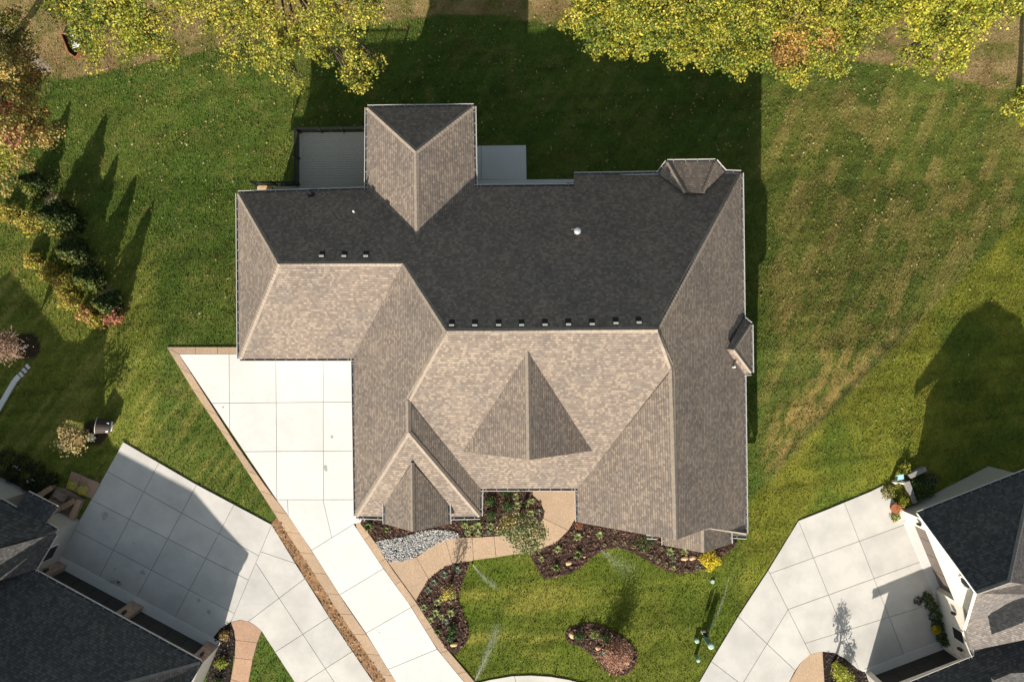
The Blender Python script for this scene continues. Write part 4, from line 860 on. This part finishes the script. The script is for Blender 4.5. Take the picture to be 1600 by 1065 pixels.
tree('ornamental_tree', 'round tan leaved tree in shade beside the mulch ring', [(112, 685, 20, 2.4), (98, 690, 13, 2.2), (125, 678, 14, 2.2), (112, 697, 13, 2.1), (108, 674, 12, 2.3), (132, 685, 10, 2.0)], (138, 672), [(.34, .25, .10), (.27, .18, .08), (.40, .31, .14), (.20, .16, .07), (.30, .24, .06)], .12, 230, clump=.2)
def twig_tree(label, base_px, top_px, zt, r, col, n=26):
    b = G(*base_px); root = empty('bare_tree', b, label, 'tree'); top = W(*top_px, zt); hub = b.lerp(top, .35); m = MB(); m.tube([b, hub], [.06, .045], 7); m.build('trunk', M['bark'], root)
    m = MB()
    for _ in range(n):
        e = top + Vector((random.gauss(0, r * .6), random.gauss(0, r * .6), random.uniform(-.7, .5))); mid = hub.lerp(e, .5) + Vector((0, 0, .25)); m.tube([hub, mid, e], [.026, .018, .010], 4)
        for _ in range(5):
            s0 = mid.lerp(e, random.random()); m.tube([s0, s0 + Vector((random.gauss(0, .28), random.gauss(0, .28), random.uniform(-.3, .25)))], [.013, .008], 3)
    m.build('limbs', M['bark_' + col], root); P = np.array([top[:]]) + RNG.normal(0, 1, (2600, 3)) * np.array([r * .40, r * .40, .45]); V, F_ = leaf_cloud(P, .085, None); c = {'red': (.40, .21, .14), 'tan': (.34, .22, .15)}[col]
    np_obj('leaves', V, F_, M['leaf'], np.repeat(np.array(c) * RNG.uniform(.5, 1.3, (2600, 1)), 4, 0), root)
M['bark_red'] = plain('reddish_twig', (.30, .16, .11), .9, .3, 9); M['bark_tan'] = plain('pinkish_twig', (.36, .23, .17), .9, .3, 9)
twig_tree('nearly bare reddish weeping tree on the kidney shaped island', (958, 1010), (962, 1026), 1.45, .95, 'red', 34)
twig_tree('bare pinkish twiggy tree in the mulch ring at the left edge', (38, 541), (4, 541), 2.6, .95, 'tan', 30)

# evergreen row with coloured shrubs at its foot
EV = [(.045, .070, .018), (.07, .10, .02), (.035, .055, .016), (.13, .15, .025), (.22, .20, .03)]
def cone_tree(label, bx, by, h, r, seed, tip=None):
    b = G(bx, by); root = empty('evergreen_tree', b, label, 'tree', 'row of evergreens between the left lawns'); n = int(3600 * h * r / 3)
    zz = RNG.random(n) ** 1.5; rad = r * (1 - zz) ** .8 * np.sqrt(RNG.uniform(.35, 1, n)); lump = 1 + .18 * np.sin(zz * 19 + seed) ; ph = RNG.uniform(0, 6.283, n); rad = rad * lump * (1 + .15 * np.sin(3 * ph + seed))
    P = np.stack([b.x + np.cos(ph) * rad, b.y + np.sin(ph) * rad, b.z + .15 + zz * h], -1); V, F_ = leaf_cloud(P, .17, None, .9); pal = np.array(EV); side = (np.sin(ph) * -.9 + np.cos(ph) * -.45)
    ci = np.clip(RNG.random(n) * 3.2 + np.clip(side, 0, 1) * 1.8, 0, 4).astype(int); np_obj('foliage', V, F_, M['leaf'], np.repeat(pal[ci] * RNG.uniform(.7, 1.3, (n, 1)), 4, 0), root)  # sunward side takes the yellower tones, sunlight painted into the foliage
    MB().tube([b, b + Vector((0, 0, h * .8))], [.09, .03], 7).build('trunk', M['bark'], root)
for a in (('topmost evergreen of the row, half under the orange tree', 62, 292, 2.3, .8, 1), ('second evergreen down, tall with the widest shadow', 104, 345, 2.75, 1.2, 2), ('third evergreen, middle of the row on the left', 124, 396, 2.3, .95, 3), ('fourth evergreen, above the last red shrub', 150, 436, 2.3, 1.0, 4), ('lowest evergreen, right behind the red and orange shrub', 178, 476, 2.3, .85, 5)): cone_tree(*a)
def bush(name, label, x, y, r, h, pal, size=.09, n=420, group=None, cat='shrub', z=None, flatness=.8):
    b = G(x, y) if z is None else W(x, y, z); d = RNG.normal(0, 1, (n, 3)); d /= np.linalg.norm(d, axis=1)[:, None]; d[:, 2] = np.abs(d[:, 2]); rr = RNG.uniform(.55, 1, n)[:, None]
    lm = 1 + .16 * np.sin(4 * np.arctan2(d[:, 1], d[:, 0]) + x)[:, None]; P = d * rr * lm * np.array([r, r, h]); V, F_ = leaf_cloud(P, size, None, flatness); pal = np.array(pal)
    ci = RNG.integers(0, len(pal), n); o = np_obj(name, V, F_, M['leaf'], np.repeat(pal[ci] * RNG.uniform(.65, 1.3, (n, 1)), 4, 0)); o.location = b; return tag(o, label, cat, group)
YO = [(.42, .37, .05), (.30, .30, .045), (.46, .32, .07), (.18, .20, .035), (.36, .22, .06)]
RD_ = [(.34, .12, .07), (.42, .18, .11), (.28, .08, .05), (.36, .24, .10)]
for a in (('yellow green shrub at the left edge of the evergreen row', 18, 335, .75, 1.0, YO), ('yellow and orange shrub below the second evergreen', 52, 350, .85, 1.1, YO), ('low yellow shrub at the foot of the third evergreen', 55, 408, .6, .8, YO), ('pale yellow shrub between third and fourth evergreens', 82, 428, .75, .9, YO), ('long yellow shrub left of the fourth evergreen', 104, 443, .8, 1.0, YO), ('yellow shrub with orange tips below the fourth evergreen', 112, 470, .7, .9, YO), ('orange red shrub on the left side of the row end', 138, 490, .65, .9, RD_ + YO), ('yellow shrub in front of the row end', 156, 502, .6, .8, YO), ('round brick red shrub at the lower end of the row', 180, 492, .72, .95, RD_)):
    bush('autumn_shrub', a[0], a[1], a[2], a[3], a[4], a[5], .12, 900)

# front bed plants
def rosette(n, L, w, pal, arch=.5, lift=.35):
    V = []; F_ = []; C_ = []; k_ = 0
    for i in range(n):
        a = 6.283 * i / n + random.uniform(-.3, .3); l = L * random.uniform(.6, 1.1); d = Vector((math.cos(a), math.sin(a), 0)); s_ = Vector((-d.y, d.x, 0)) * w * random.uniform(.7, 1.1); c = np.array(random.choice(pal)) * random.uniform(.7, 1.25)
        p0 = Vector((0, 0, .02)); p1 = d * l * .55 + Vector((0, 0, l * lift)); p2 = d * l + Vector((0, 0, l * lift * (1 - arch)))
        V += [p0 - s_ * .3, p0 + s_ * .3, p1 - s_, p1 + s_ + Vector((0, 0, .015)), p2]; F_ += [(k_, k_ + 1, k_ + 3, k_ + 2), (k_ + 2, k_ + 3, k_ + 4)]; C_ += [c] * 5; k_ += 5
    return V, F_, C_
def proto(name, n, L, w, pal, **kw):
    V, F_, C_ = rosette(n, L, w, pal, **kw); me = bpy.data.meshes.new(name); me.from_pydata([tuple(v) for v in V], [], F_); me.materials.append(M['leaf']); at = me.color_attributes.new('Col', 'FLOAT_COLOR', 'POINT')
    c = np.ones((len(V), 4), np.float32); c[:, :3] = np.array(C_); at.data.foreach_set('color', c.ravel()); me.update(); return me
LG = [(.17, .21, .055), (.23, .25, .08), (.10, .15, .04), (.28, .28, .13)]
DG = [(.035, .075, .018), (.05, .10, .025), (.08, .13, .03)]
BG = [(.14, .18, .11), (.20, .23, .15), (.10, .13, .08)]
TN = [(.26, .24, .12), (.20, .20, .10), (.32, .27, .15)]
PR = {'light': [proto('hosta', 20, .40, .06, LG) for _ in range(3)], 'green': [proto('leafy_plant', 34, .46, .045, DG + LG[:2], lift=.7) for _ in range(3)], 'blue': [proto('spiky_plant', 26, .34, .035, BG) for _ in range(3)], 'tan': [proto('grass_clump', 36, .25, .018, TN, lift=.8) for _ in range(3)]}
NAMES = {'light': 'hosta', 'green': 'leafy_plant', 'blue': 'spiky_plant', 'tan': 'grass_clump'}
def plant(kind, x, y, s_, label, group):
    o = bpy.data.objects.new(NAMES[kind], random.choice(PR[kind])); o.location = G(x, y, .03); o.rotation_euler = (0, 0, random.random() * 6.28); s_ *= .74; o.scale = (s_, s_, s_ * random.uniform(.85, 1.1)); COL.objects.link(o); tag(o, label, 'plant', group)
GA, GB, GC = 'plants in the porch bed', 'plants in the right front bed', 'plants in the bed by the driveway'
for a in (('light', 805, 774, 1, 'pale green hosta right of the two dark shrubs, nearest the eave'), ('light', 808, 788, 1.1, 'pale green hosta below the one nearest the eave'), ('light', 823, 785, 1, 'pale hosta just right of the tree trunk shadow'), ('light', 831, 781, .9, 'pale hosta at the top of the walkway bend'), ('light', 829, 800, 1.1, 'pale hosta in the middle of the walkway bend'), ('blue', 841, 798, 1, 'grey green plant touching the walkway bend'), ('blue', 836, 811, 1, 'grey green plant at the lower tip of the bend'), ('light', 747, 820, 1.2, 'pale hosta directly below the gable corner downspout'), ('light', 766, 820, 1.1, 'pale hosta left of the leafy walkway tree'), ('light', 747, 832, 1, 'pale hosta by the walkway edge near the stones'), ('blue', 762, 831, 1, 'grey green plant by the walkway, left of the tree'), ('light', 727, 820, 1, 'pale hosta left of the gable corner, upper one'), ('light', 731, 831, 1, 'pale hosta beside the end of the river stones'), ('light', 738, 823, .9, 'small pale hosta between two larger ones at the gable corner'),
          ('green', 576, 821, 1.1, 'dark spiky plant in the corner by the driveway edging'), ('green', 727, 812, .9, 'green plant peeking out under the gable gutter'), ('green', 604, 826, .7, 'small green plant left of the small gable roof')):
    plant(*a, GA)
for a in (('light', 903, 837, 1.2, 'yellow green plant close to the porch post, uppermost in the right bed'), ('light', 936.5, 834, 1.1, 'green plant with dark shadow, second along the house wall'), ('light', 871, 856, 1.1, 'yellow green plant beside the walkway curve'), ('green', 903, 864, 1, 'green plant in the middle of the wide end of the right bed'), ('light', 846, 872, .9, 'small plant at the left tip of the right bed'), ('green', 868, 884, .9, 'green plant above the lower left corner of the right bed'), ('light', 1047, 860, 1.1, 'bright green plant left of the nested gable'), ('light', 1069, 861, 1, 'green plant under the nested gable rake'), ('light', 1052, 886, .8, 'small plant at the bottom edge below the flat rocks'), ('tan', 1004, 859, 1, 'tan grass clump below the big dark shrub'), ('tan', 1033, 856, 1, 'tan grass clump right of the big dark shrub'), ('tan', 1017, 868, 1, 'tan grass clump, third along the lower bed edge'), ('tan', 1029, 874, 1, 'tan grass clump, fourth along the lower bed edge'), ('tan', 1040, 880, 1, 'tan grass clump, last before the flat rocks'), ('tan', 960, 846, 1, 'tan grass clump above the bed edge dip'), ('tan', 975, 848, 1, 'tan grass clump, second above the bed edge dip'), ('tan', 990, 853, 1, 'tan grass clump, third above the bed edge dip'), ('blue', 1053, 872, 1, 'grey green plant left of the flat rocks'), ('tan', 1072, 890, 1, 'tan clump in the pointed bottom of the right bed'), ('blue', 1090, 885, 1, 'grey green plant below the yellow bush'), ('tan', 960, 828, .9, 'small tan clump against the house wall'), ('tan', 944, 850, .8, 'small tan clump beside the pale rock')):
    plant(*a, GB)
for a in (('blue', 714.5, 888, 1.2, 'grey green plant at the top of the driveway bed'), ('blue', 694, 896, 1.2, 'grey green plant left of the sapling trunk'), ('blue', 678, 908, 1.1, 'grey green plant along the walkway edge, upper'), ('blue', 669, 920, 1.1, 'grey green plant along the walkway edge, lower'), ('light', 684, 939, 1.1, 'pale plant left of the yellow sapling crown'), ('light', 662, 947, 1, 'pale plant near the driveway edging, upper'), ('light', 681, 955, 1.1, 'pale plant in the middle of the driveway bed'), ('light', 704.5, 956, 1.2, 'white edged plant below the yellow sapling'), ('light', 673, 967, .9, 'pale plant near the driveway edging, lower'), ('blue', 696, 969, 1.1, 'grey green plant above the dark shrub'), ('green', 684, 985, .8, 'small dark plant near the bottom of the driveway bed'), ('light', 690, 962, .9, 'small pale plant between the middle plants')):
    plant(*a, GC)
BX = [(.028, .055, .014), (.045, .085, .02), (.07, .12, .025)]
for l, x, y, r, h in (('dark green shrub nearest the porch corner', 766, 781, .36, .7), ('dark green shrub, middle of the three by the porch', 793, 790, .38, .75), ('dark green shrub below the porch corner one', 767, 803, .36, .7), ('green low shrub under the porch eave', 791, 768, .30, .4), ('big dark green shrub against the right front wall', 1007, 846, .62, .8), ('dark shrub by the rock in the driveway bed', 707, 980, .34, .7), ('green mound above the tan rock in the driveway bed', 704, 994, .34, .4), ('dark green shrub at the left end of the island bed', 905, 991, .36, .6), ('dark shrub in the middle of the island bed', 945, 994, .34, .7)):
    bush('green_shrub', l, x, y, r, h, BX, .075, 420)
bush('variegated_shrub', 'yellow green variegated shrub at the top of the island bed', 929, 989, .33, .5, LG, .07, 320)
bush('reddish_shrub', 'orange brown low shrub at the porch end of the right bed', 904, 820, .28, .35, RD_, .06, 200)
bush('yellow_bush', 'bright yellow bush at the right front corner of the house', 1108, 873, .66, .8, [(.62, .48, .02), (.70, .56, .03), (.48, .38, .02)], .085, 900)
bush('autumn_shrub', 'orange tan shrub in the bed at the left garage corner', 351, 991, .38, .5, [(.34, .21, .08), (.40, .26, .10), (.25, .2, .06)], .08, 360)
bush('lime_shrub', 'round lime green shrub beside the left path', 347, 1034, .42, .55, [(.24, .28, .03), (.32, .34, .04), (.16, .2, .02)], .08, 420)
bush('lime_shrub', 'dark green shrub below the lime one at the bottom edge', 341, 1062, .3, .5, BX, .08, 260)
tree('ornamental_tree', 'lollipop clipped yellow green shrub in the dark bed by the right path', [(1309, 1045, 9, 1.35), (1317, 1053, 9, 1.2), (1312, 1050, 9, 1.6), (1326, 1062, 9, .7), (1320, 1066, 9, .6)], (1300, 1038), [(.26, .28, .03), (.34, .33, .05), (.18, .2, .03)], .09, 900, clump=.14)
for i, (x, y, r, l) in enumerate(((14, 716, .7, 'dark shrub at the left edge, topmost beside the taupe wall'), (38, 722, .6, 'dark shrub with white blossom, second from the left edge'), (60, 733, .55, 'dark shrub in the middle of the shaded foundation bed'), (20, 740, .55, 'dark shrub close to the taupe wall'), (66, 752, .6, 'dark shrub next to the low stone wall'), (84, 747, .45, 'dark shrub nearest the yellow flower pots'), (48, 755, .5, 'dark shrub tucked against the wall corner'))):
    b = bush('foundation_shrub', l, x, y, r, .7, [(.022, .030, .012), (.034, .042, .016), (.05, .055, .02)], .09, 420)
V = []; 
for (cx, cy) in ((36, 724), (62, 746), (40, 727), (5, 705), (55, 748)):
    for _ in range(5): V.append(np.array(G(cx + random.gauss(0, 2), cy + random.gauss(0, 1.5), .75)))
V, F_ = leaf_cloud(np.array(V), .07, None, .3); o = np_obj('white_blossom', V, F_, M['leaf'], np.tile((.6, .58, .55), (len(V), 1))); tag(o, 'small white blossoms on the shaded foundation shrubs', 'flowers', kind='stuff')

def rock(label, x, y, sx, sy, h, rot=0):
    v = ico * (1 + RNG.uniform(-.22, .22, (12, 1))) * np.array([sx, sy, h]); R = np.array([[math.cos(rot), -math.sin(rot), 0], [math.sin(rot), math.cos(rot), 0], [0, 0, 1]]); o = np_obj('landscape_rock', v @ R.T, icf, M['flag']); o.location = G(x, y, h * .3 + .03); tag(o, label, 'rock', 'tan landscape rocks in the front beds')
for a in (('pale tan rock in the wide end of the right bed', 889, 878, .26, .17, .14, .4), ('flat tan rock left half of the pair by the yellow bush', 1070, 871.5, .28, .15, .09, 0), ('flat tan rock right half of the pair by the yellow bush', 1082, 871, .26, .16, .09, .2), ('small white rock on the edge of the right bed', 913, 869, .12, .08, .07, .3), ('tan rock at the bottom of the driveway bed', 709.5, 1005, .30, .18, .14, .4), ('tan rock at the left end of the island bed', 893, 991, .18, .3, .14, .2), ('tan rock beside the teal ornament', 934, 1011, .22, .2, .13, .5), ('tan rock on the right side of the island bed', 979, 1034, .26, .16, .12, .5), ('small pale stone in the island bed', 922, 1004, .07, .04, .04, .6)): rock(*a)

# ------------------------------------------------------------------ small things
g = G(945, 1018); r = empty('garden_ornament', g, 'teal glazed garden ornament in the island bed', 'ornament')
MB().tube([g, g + Vector((0, 0, .12)), g + Vector((0, 0, .3)), g + Vector((0, 0, .42))], [.14, .24, .18, .05], 12).build('body', M['teal'], r, True); MB().tube([g + Vector((.16, -.14, 0)), g + Vector((.16, -.14, .2))], [.13, .05], 10).build('foot', M['teal'], r, True); MB().tube([g + Vector((.14, .10, .1)), g + Vector((.16, .12, .34))], [.07, .1], 9).build('bowl', M['metal'], r, True)
def pedestal(x, y, rr, h, label):
    g = G(x, y); r = empty('utility_pedestal', g, label, 'utility box', 'green utility pedestals on the front lawn'); MB().tube([g - Vector((0, 0, .05)), g + Vector((0, 0, h - .12))], [rr, rr], 14).build('body', M['pvc'], r); MB().tube([g + Vector((0, 0, h - .12)), g + Vector((0, 0, h - .05)), g + Vector((0, 0, h))], [rr * 1.12, rr * 1.12, rr * .7], 14).build('cap', M['pvc_top'], r)
pedestal(1102, 995, .17, 1.45, 'tall green utility pedestal with pale cap near the right driveway'); pedestal(1087, 1024, .11, .75, 'short green utility pedestal, lowest of the group'); pedestal(1087.5, 998, .13, .35, 'squat teal utility pedestal left of the tall one')
g = G(1113, 908); o = MB().tube([g, g + Vector((0, 0, .10))], [.13, .12], 14).build('irrigation_lid', M['pvc_top']); tag(o, 'round pale green irrigation lid on the lawn', 'lid'); 
g = G(1112, 990); r = empty('lamp_post', g, 'slim black garden hook post beside the tall pedestal', 'post'); a = G(1095, 982)
MB().tube([a, a + Vector((.0, .0, 1.0)), a + Vector((.1, .0, 1.35)), a + Vector((.3, 0, 1.45))], [.018] * 4, 6).build('hook', M['black'], r); MB().tube([a + Vector((.12, -.25, 0)), a + Vector((.3, 0, 1.45))], [.018, .018], 6).build('brace', M['black'], r); MB().box(a + Vector((.05, 0, .95)), (.11, 0, 0), (0, .02, 0), (0, 0, .35)).build('sign_plate', M['black'], r); r.name = 'garden_post'
MB().box(a + Vector((.14, -.16, .14)), (.12, 0, 0), (0, .07, 0), (0, 0, .12)).build('meter_box', M['ceramic'], r)
# curved white edging strip, left
r = empty('edging_strip', G(20, 610), 'pale stone edging strip in the shaded left lawn', 'edging'); pts = [(-14, 660), (2, 633), (14, 612), (24, 595), (31, 587)]
m = MB()
for p, q in zip(pts, pts[1:]): m.beam(G(*p, .06), G(*q, .06), .30, .12)
m.build('long_block', M['conc_shade'], r)
for x, y in ((34.5, 584.5), (39.5, 578.5), (44.5, 572.5)): MB().box(G(x, y, .05), (.07, .06, 0), (-.10, .12, 0), (0, 0, .06)).build('block', M['conc_shade'], r)
# hooped brown tub on the left lawn
g = G(171, 664); ax = Vector((-.93, .12, .3)).normalized(); r = empty('garden_tub', g, 'dark brown rounded tub with pale rim and white end on the left lawn', 'tub'); c = g + Vector((0, 0, .55))
m = MB(); n_ = 20; e1 = ax.cross(Vector((0, 0, 1))).normalized(); e2 = ax.cross(e1)
for k_ in range(n_):
    t0, t1 = 6.283 * k_ / n_, 6.283 * (k_ + 1) / n_; f_ = lambda t, s_, rr: c + ax * s_ + (e1 * math.cos(t) + e2 * math.sin(t)) * rr
    m.quad(f_(t0, -.35, .38), f_(t1, -.35, .38), f_(t1, .45, .5), f_(t0, .45, .5)); m.quad(f_(t1, -.33, .36), f_(t0, -.33, .36), f_(t0, .45, .48), f_(t1, .45, .48))
m.quad(*[c - ax * .35 + (e1 * math.cos(6.283 * k_ / n_) + e2 * math.sin(6.283 * k_ / n_)) * .38 for k_ in range(n_)]); m.build('shell', M['wicker'], r)
pts = [c + ax * .45 + (e1 * math.cos(6.283 * k_ / n_) + e2 * math.sin(6.283 * k_ / n_)) * .5 for k_ in range(n_ + 1)]; MB().tube(pts, [.022] * (n_ + 1), 5, cap=False).build('rim', M['ceramic'], r)
for d_ in (0, .2): MB().box(c - ax * (.30 + d_ * .6) + Vector((0, d_ * .3 - .03, .32 - d_)), ax * .07, e1 * .30, e2 * .03).build('shine_slat', M['white'], r)  # white slats added to give the bright shine at the tub's end
for x_ in (-.25, .25): MB().tube([g + Vector((x_, .1, 0)), c + Vector((x_ * .8, 0, -.3))], [.03, .03], 6).build('leg', M['black'], r)
g = G(144, 683); o = MB().box(g + Vector((0, 0, .10)), (.17, .13, 0), (-.12, .16, .05), (0, 0, .03)).build('stone_marker', M['conc_shade']); tag(o, 'small pale grey slab tilted in the dark mulch ring', 'marker')
g = G(38, 543); o = MB().box(g + Vector((0, .05, .1)), (.2, .05, 0), (-.03, .09, 0), (0, 0, .05)).build('stone_marker', M['ceramic']); tag(o, 'pale stone lying in the mulch ring of the pinkish tree', 'marker')
# yellow mums in pots
for x, y, l in ((119, 755, 'yellow chrysanthemum pot, left of the pair on the landing'), (135, 763, 'yellow chrysanthemum pot, right of the pair on the landing')):
    g = G(x, y, .12); r = empty('flower_pot', g, l, 'flower pot', 'yellow chrysanthemum pots'); MB().tube([g, g + Vector((0, 0, .32))], [.17, .25], 14).build('pot', M['ceramic'], r)
    d = RNG.normal(0, 1, (420, 3)); d /= np.linalg.norm(d, axis=1)[:, None]; d[:, 2] = np.abs(d[:, 2]); P = np.array(g) + np.array([0, 0, .3]) + d * np.array([.29, .29, .2]); V, F_ = leaf_cloud(P, .06, None, .5)
    np_obj('blossom', V, F_, M['leaf'], np.repeat(np.array([(.62, .52, .02), (.5, .45, .02), (.2, .25, .03)])[RNG.choice(3, 420, p=[.6, .3, .1])], 4, 0), r)
g = G(100, 772, .12); r = empty('planter', g, 'square planter with small green plants on the stone landing', 'planter'); MB().box(g + Vector((0, 0, .18)), (.35, -.2, 0), (.1, .2, 0), (0, 0, .18)).build('box', M['stone'], r)
bush('potted_plant', 'grey green potted plant, left one on the landing', 90, 772, .28, .4, [(.07, .08, .04), (.1, .1, .05)], .08, 200); bush('potted_plant', 'dark green potted plant, right one on the landing', 102, 777, .3, .4, [(.04, .07, .035), (.06, .09, .045)], .08, 220)
# right-hand entrance corner: planter wall, shrubs, pots, garden ornament
M['planter_grey'] = plain('grey_block', (.24, .225, .21), .85, .2, 6)
def planter_wall(a, b, label): 
    r = empty('stone_planter_wall', G(*a), label, 'wall', 'planter walls at the right house corner'); a, b = G(*a), G(*b); up = Vector((0, 0, 1)); MB().beam(a + up * .2, b + up * .2, .22, .4).build('wall_body', M['planter_grey'], r); MB().beam(a + up * .43, b + up * .43, .28, .06).build('coping', M['planter_grey'], r)
planter_wall((1416, 742), (1441, 730), 'grey planter wall, upper side of the planting box'); planter_wall((1412, 750), (1424, 783), 'grey planter wall, side facing the right driveway')
bush('green_shrub', 'large dark green shrub in the grey planter box', 1436, 760, .85, 1.0, [(.03, .065, .018), (.05, .09, .025), (.08, .11, .03)], .10, 1000)
bush('yellow_shrub', 'yellow flowered shrub at the top of the right planter', 1411, 730, .42, .6, YL, .09, 380); bush('yellow_shrub', 'yellow green shrub at the edge of the right driveway', 1386, 768, .5, .5, [(.24, .22, .05), (.3, .26, .08), (.16, .18, .04)], .09, 480); bush('yellow_shrub', 'yellow green shrub between planter and garage corner', 1411, 781, .45, .5, YL[:3], .09, 420); bush('yellow_shrub', 'small potted yellow green plant by the right garage door', 1397, 806, .33, .4, YL[:3] + DG[:1], .08, 300)
bush('dark_grass', 'spiky dark shrub with pale tips behind the planter', 1452, 748, .55, .6, [(.02, .025, .02), (.03, .035, .03), (.22, .2, .19)], .07, 320)
g = G(1395, 792); r = empty('flower_pot', g, 'brown clay pot with orange flowers by the right garage', 'flower pot'); MB().tube([g, g + Vector((0, 0, .4))], [.22, .3], 14).build('pot', M['wood_red'], r); V, F_ = leaf_cloud(np.array(g) + np.array([.12, 0, .45]) + RNG.normal(0, .12, (120, 3)), .07, None); np_obj('blossom', V, F_, M['leaf'], np.tile((.45, .2, .06), (len(V), 1)), r)
g = G(1399, 746); r = empty('garden_statue', g, 'white garden figure with a pale blue panel by the right planter', 'ornament'); MB().tube([g + Vector((-.2, -.2, 0)), g + Vector((-.2, -.2, .4)), g + Vector((-.2, -.2, .6))], [.1, .12, .06], 8).tube([g + Vector((.25, -.25, 0)), g + Vector((.25, -.25, .5))], [.1, .07], 8).build('figure', M['ceramic'], r, True); MB().box(g + Vector((.08, .1, .4)), (.2, .05, .05), (-.05, .17, .06), (0, 0, .02)).build('panel', M['teal_pale'] if 'teal_pale' in M else plain('pale_blue_panel', (.20, .34, .38), .4, .08, 5), r)
for i, (x, y, rr) in enumerate(((1446, 931, .35), (1453, 945, .4), (1458, 960, .42), (1462, 975, .4), (1468, 990, .42), (1475, 1000, .38))):
    bush('ivy_shrub', ('dark green shrub along the white wall, ' + ['topmost of six', 'second from the top', 'third from the top', 'third from the bottom', 'second from the bottom', 'lowest, by the garage door'][i]), x, y, rr, .7, [(.03, .06, .016), (.05, .09, .02), (.10, .12, .03)], .09, 360, 'shrubs along the white garage wall')
bush('bare_shrub', 'small dark leafless plant beside the white wall shrubs', 1433, 937, .32, .45, [(.03, .02, .022), (.06, .04, .04)], .06, 330)
g = G(1459, 980); r = empty('flower_pot', g, 'round yellow chrysanthemum against the white wall shrubs', 'flower pot'); MB().tube([g, g + Vector((0, 0, .3))], [.16, .22], 12).build('pot', M['stone'], r); d = RNG.normal(0, 1, (420, 3)); d /= np.linalg.norm(d, axis=1)[:, None]; d[:, 2] = np.abs(d[:, 2]); V, F_ = leaf_cloud(np.array(g) + np.array([0, 0, .28]) + d * np.array([.29, .29, .22]), .07, None, .4); np_obj('blossom', V, F_, M['leaf'], np.repeat(np.array([(.72, .55, .01), (.62, .46, .01)])[RNG.integers(0, 2, 420)], 4, 0), r)
# tall ornamental grass whose shadow falls on the right driveway
# back-left corner: rusty raised bed and white chair
g = G(112, 80); r = empty('raised_bed', g, 'rusty steel edged raised bed in the back corner', 'garden bed'); pts = [(98, 55), (110, 84), (121, 92), (135, 72), (113, 54)]
for p, q in zip(pts, pts[1:] + pts[:1]): MB().beam(G(*p, .1), G(*q, .1), .05, .3).build('steel_edge', M['wood_red'], r)
m = MB(); m.quad(*[G(*p, .12) for p in pts]); m.build('soil', M['mulch_dark'], r)
g = G(124, 72); r = empty('garden_chair', g, 'white garden chair under the tree in the back corner', 'chair')
MB().box(g + Vector((0, 0, .42)), (.24, .06, 0), (-.06, .24, 0), (0, 0, .025)).build('seat', M['white'], r); MB().box(g + Vector((.2, .12, .72)), (.03, .0, 0), (-.06, .22, 0), (0, 0, .3)).build('backrest', M['white'], r)
for a_, b_ in ((-.2, -.2), (.2, -.18), (-.2, .2), (.2, .22)): MB().box(g + Vector((a_, b_, .2)), (.022, 0, 0), (0, .022, 0), (0, 0, .22)).build('leg', M['white'], r)
# sprinkler spray: thin streaks of drops
def jet(label, p, q, zt, w, n):
    a, b = G(*p, .1), G(*q, .05); V = []
    for _ in range(n):
        t_ = random.random() ** .8; c = a.lerp(b, t_); c.z += zt * math.sin(math.pi * min(1, t_ * .9)); c += Vector((random.gauss(0, 1), random.gauss(0, 1), random.gauss(0, .6))) * w * (.12 + t_); d = (b - a).normalized() * random.uniform(.03, .09); s_ = Vector((-d.y, d.x, 0)).normalized() * random.uniform(.004, .010); V += [c - d, c + s_, c + d, c - s_]
    o = np_obj('water_spray', np.array([v[:] for v in V]), np.arange(len(V)).reshape(-1, 4), M['water']); tag(o, label, 'water', kind='stuff')
jet('sprinkler spray at the bottom of the front lawn', (742, 1062), (778, 975), .7, .20, 1500); jet('sprinkler spray at the upper left of the front lawn', (738, 880), (775, 915), .5, .12, 500); jet('sprinkler spray below the right front bed', (938, 858), (985, 890), .6, .35, 700); jet('sprinkler spray beside the right driveway', (1139, 899), (1105, 985), .5, .08, 450)
for x, y, l in ((742, 1062, 'bottom left corner of the front lawn'), (868, 1051, 'bottom curb of the front lawn'), (738, 880, 'walkway corner of the front lawn')):
    g = G(x, y); o = MB().tube([g, g + Vector((0, 0, .12))], [.05, .04], 8).build('sprinkler_head', M['black']); tag(o, 'small black sprinkler head at the ' + l, 'sprinkler')
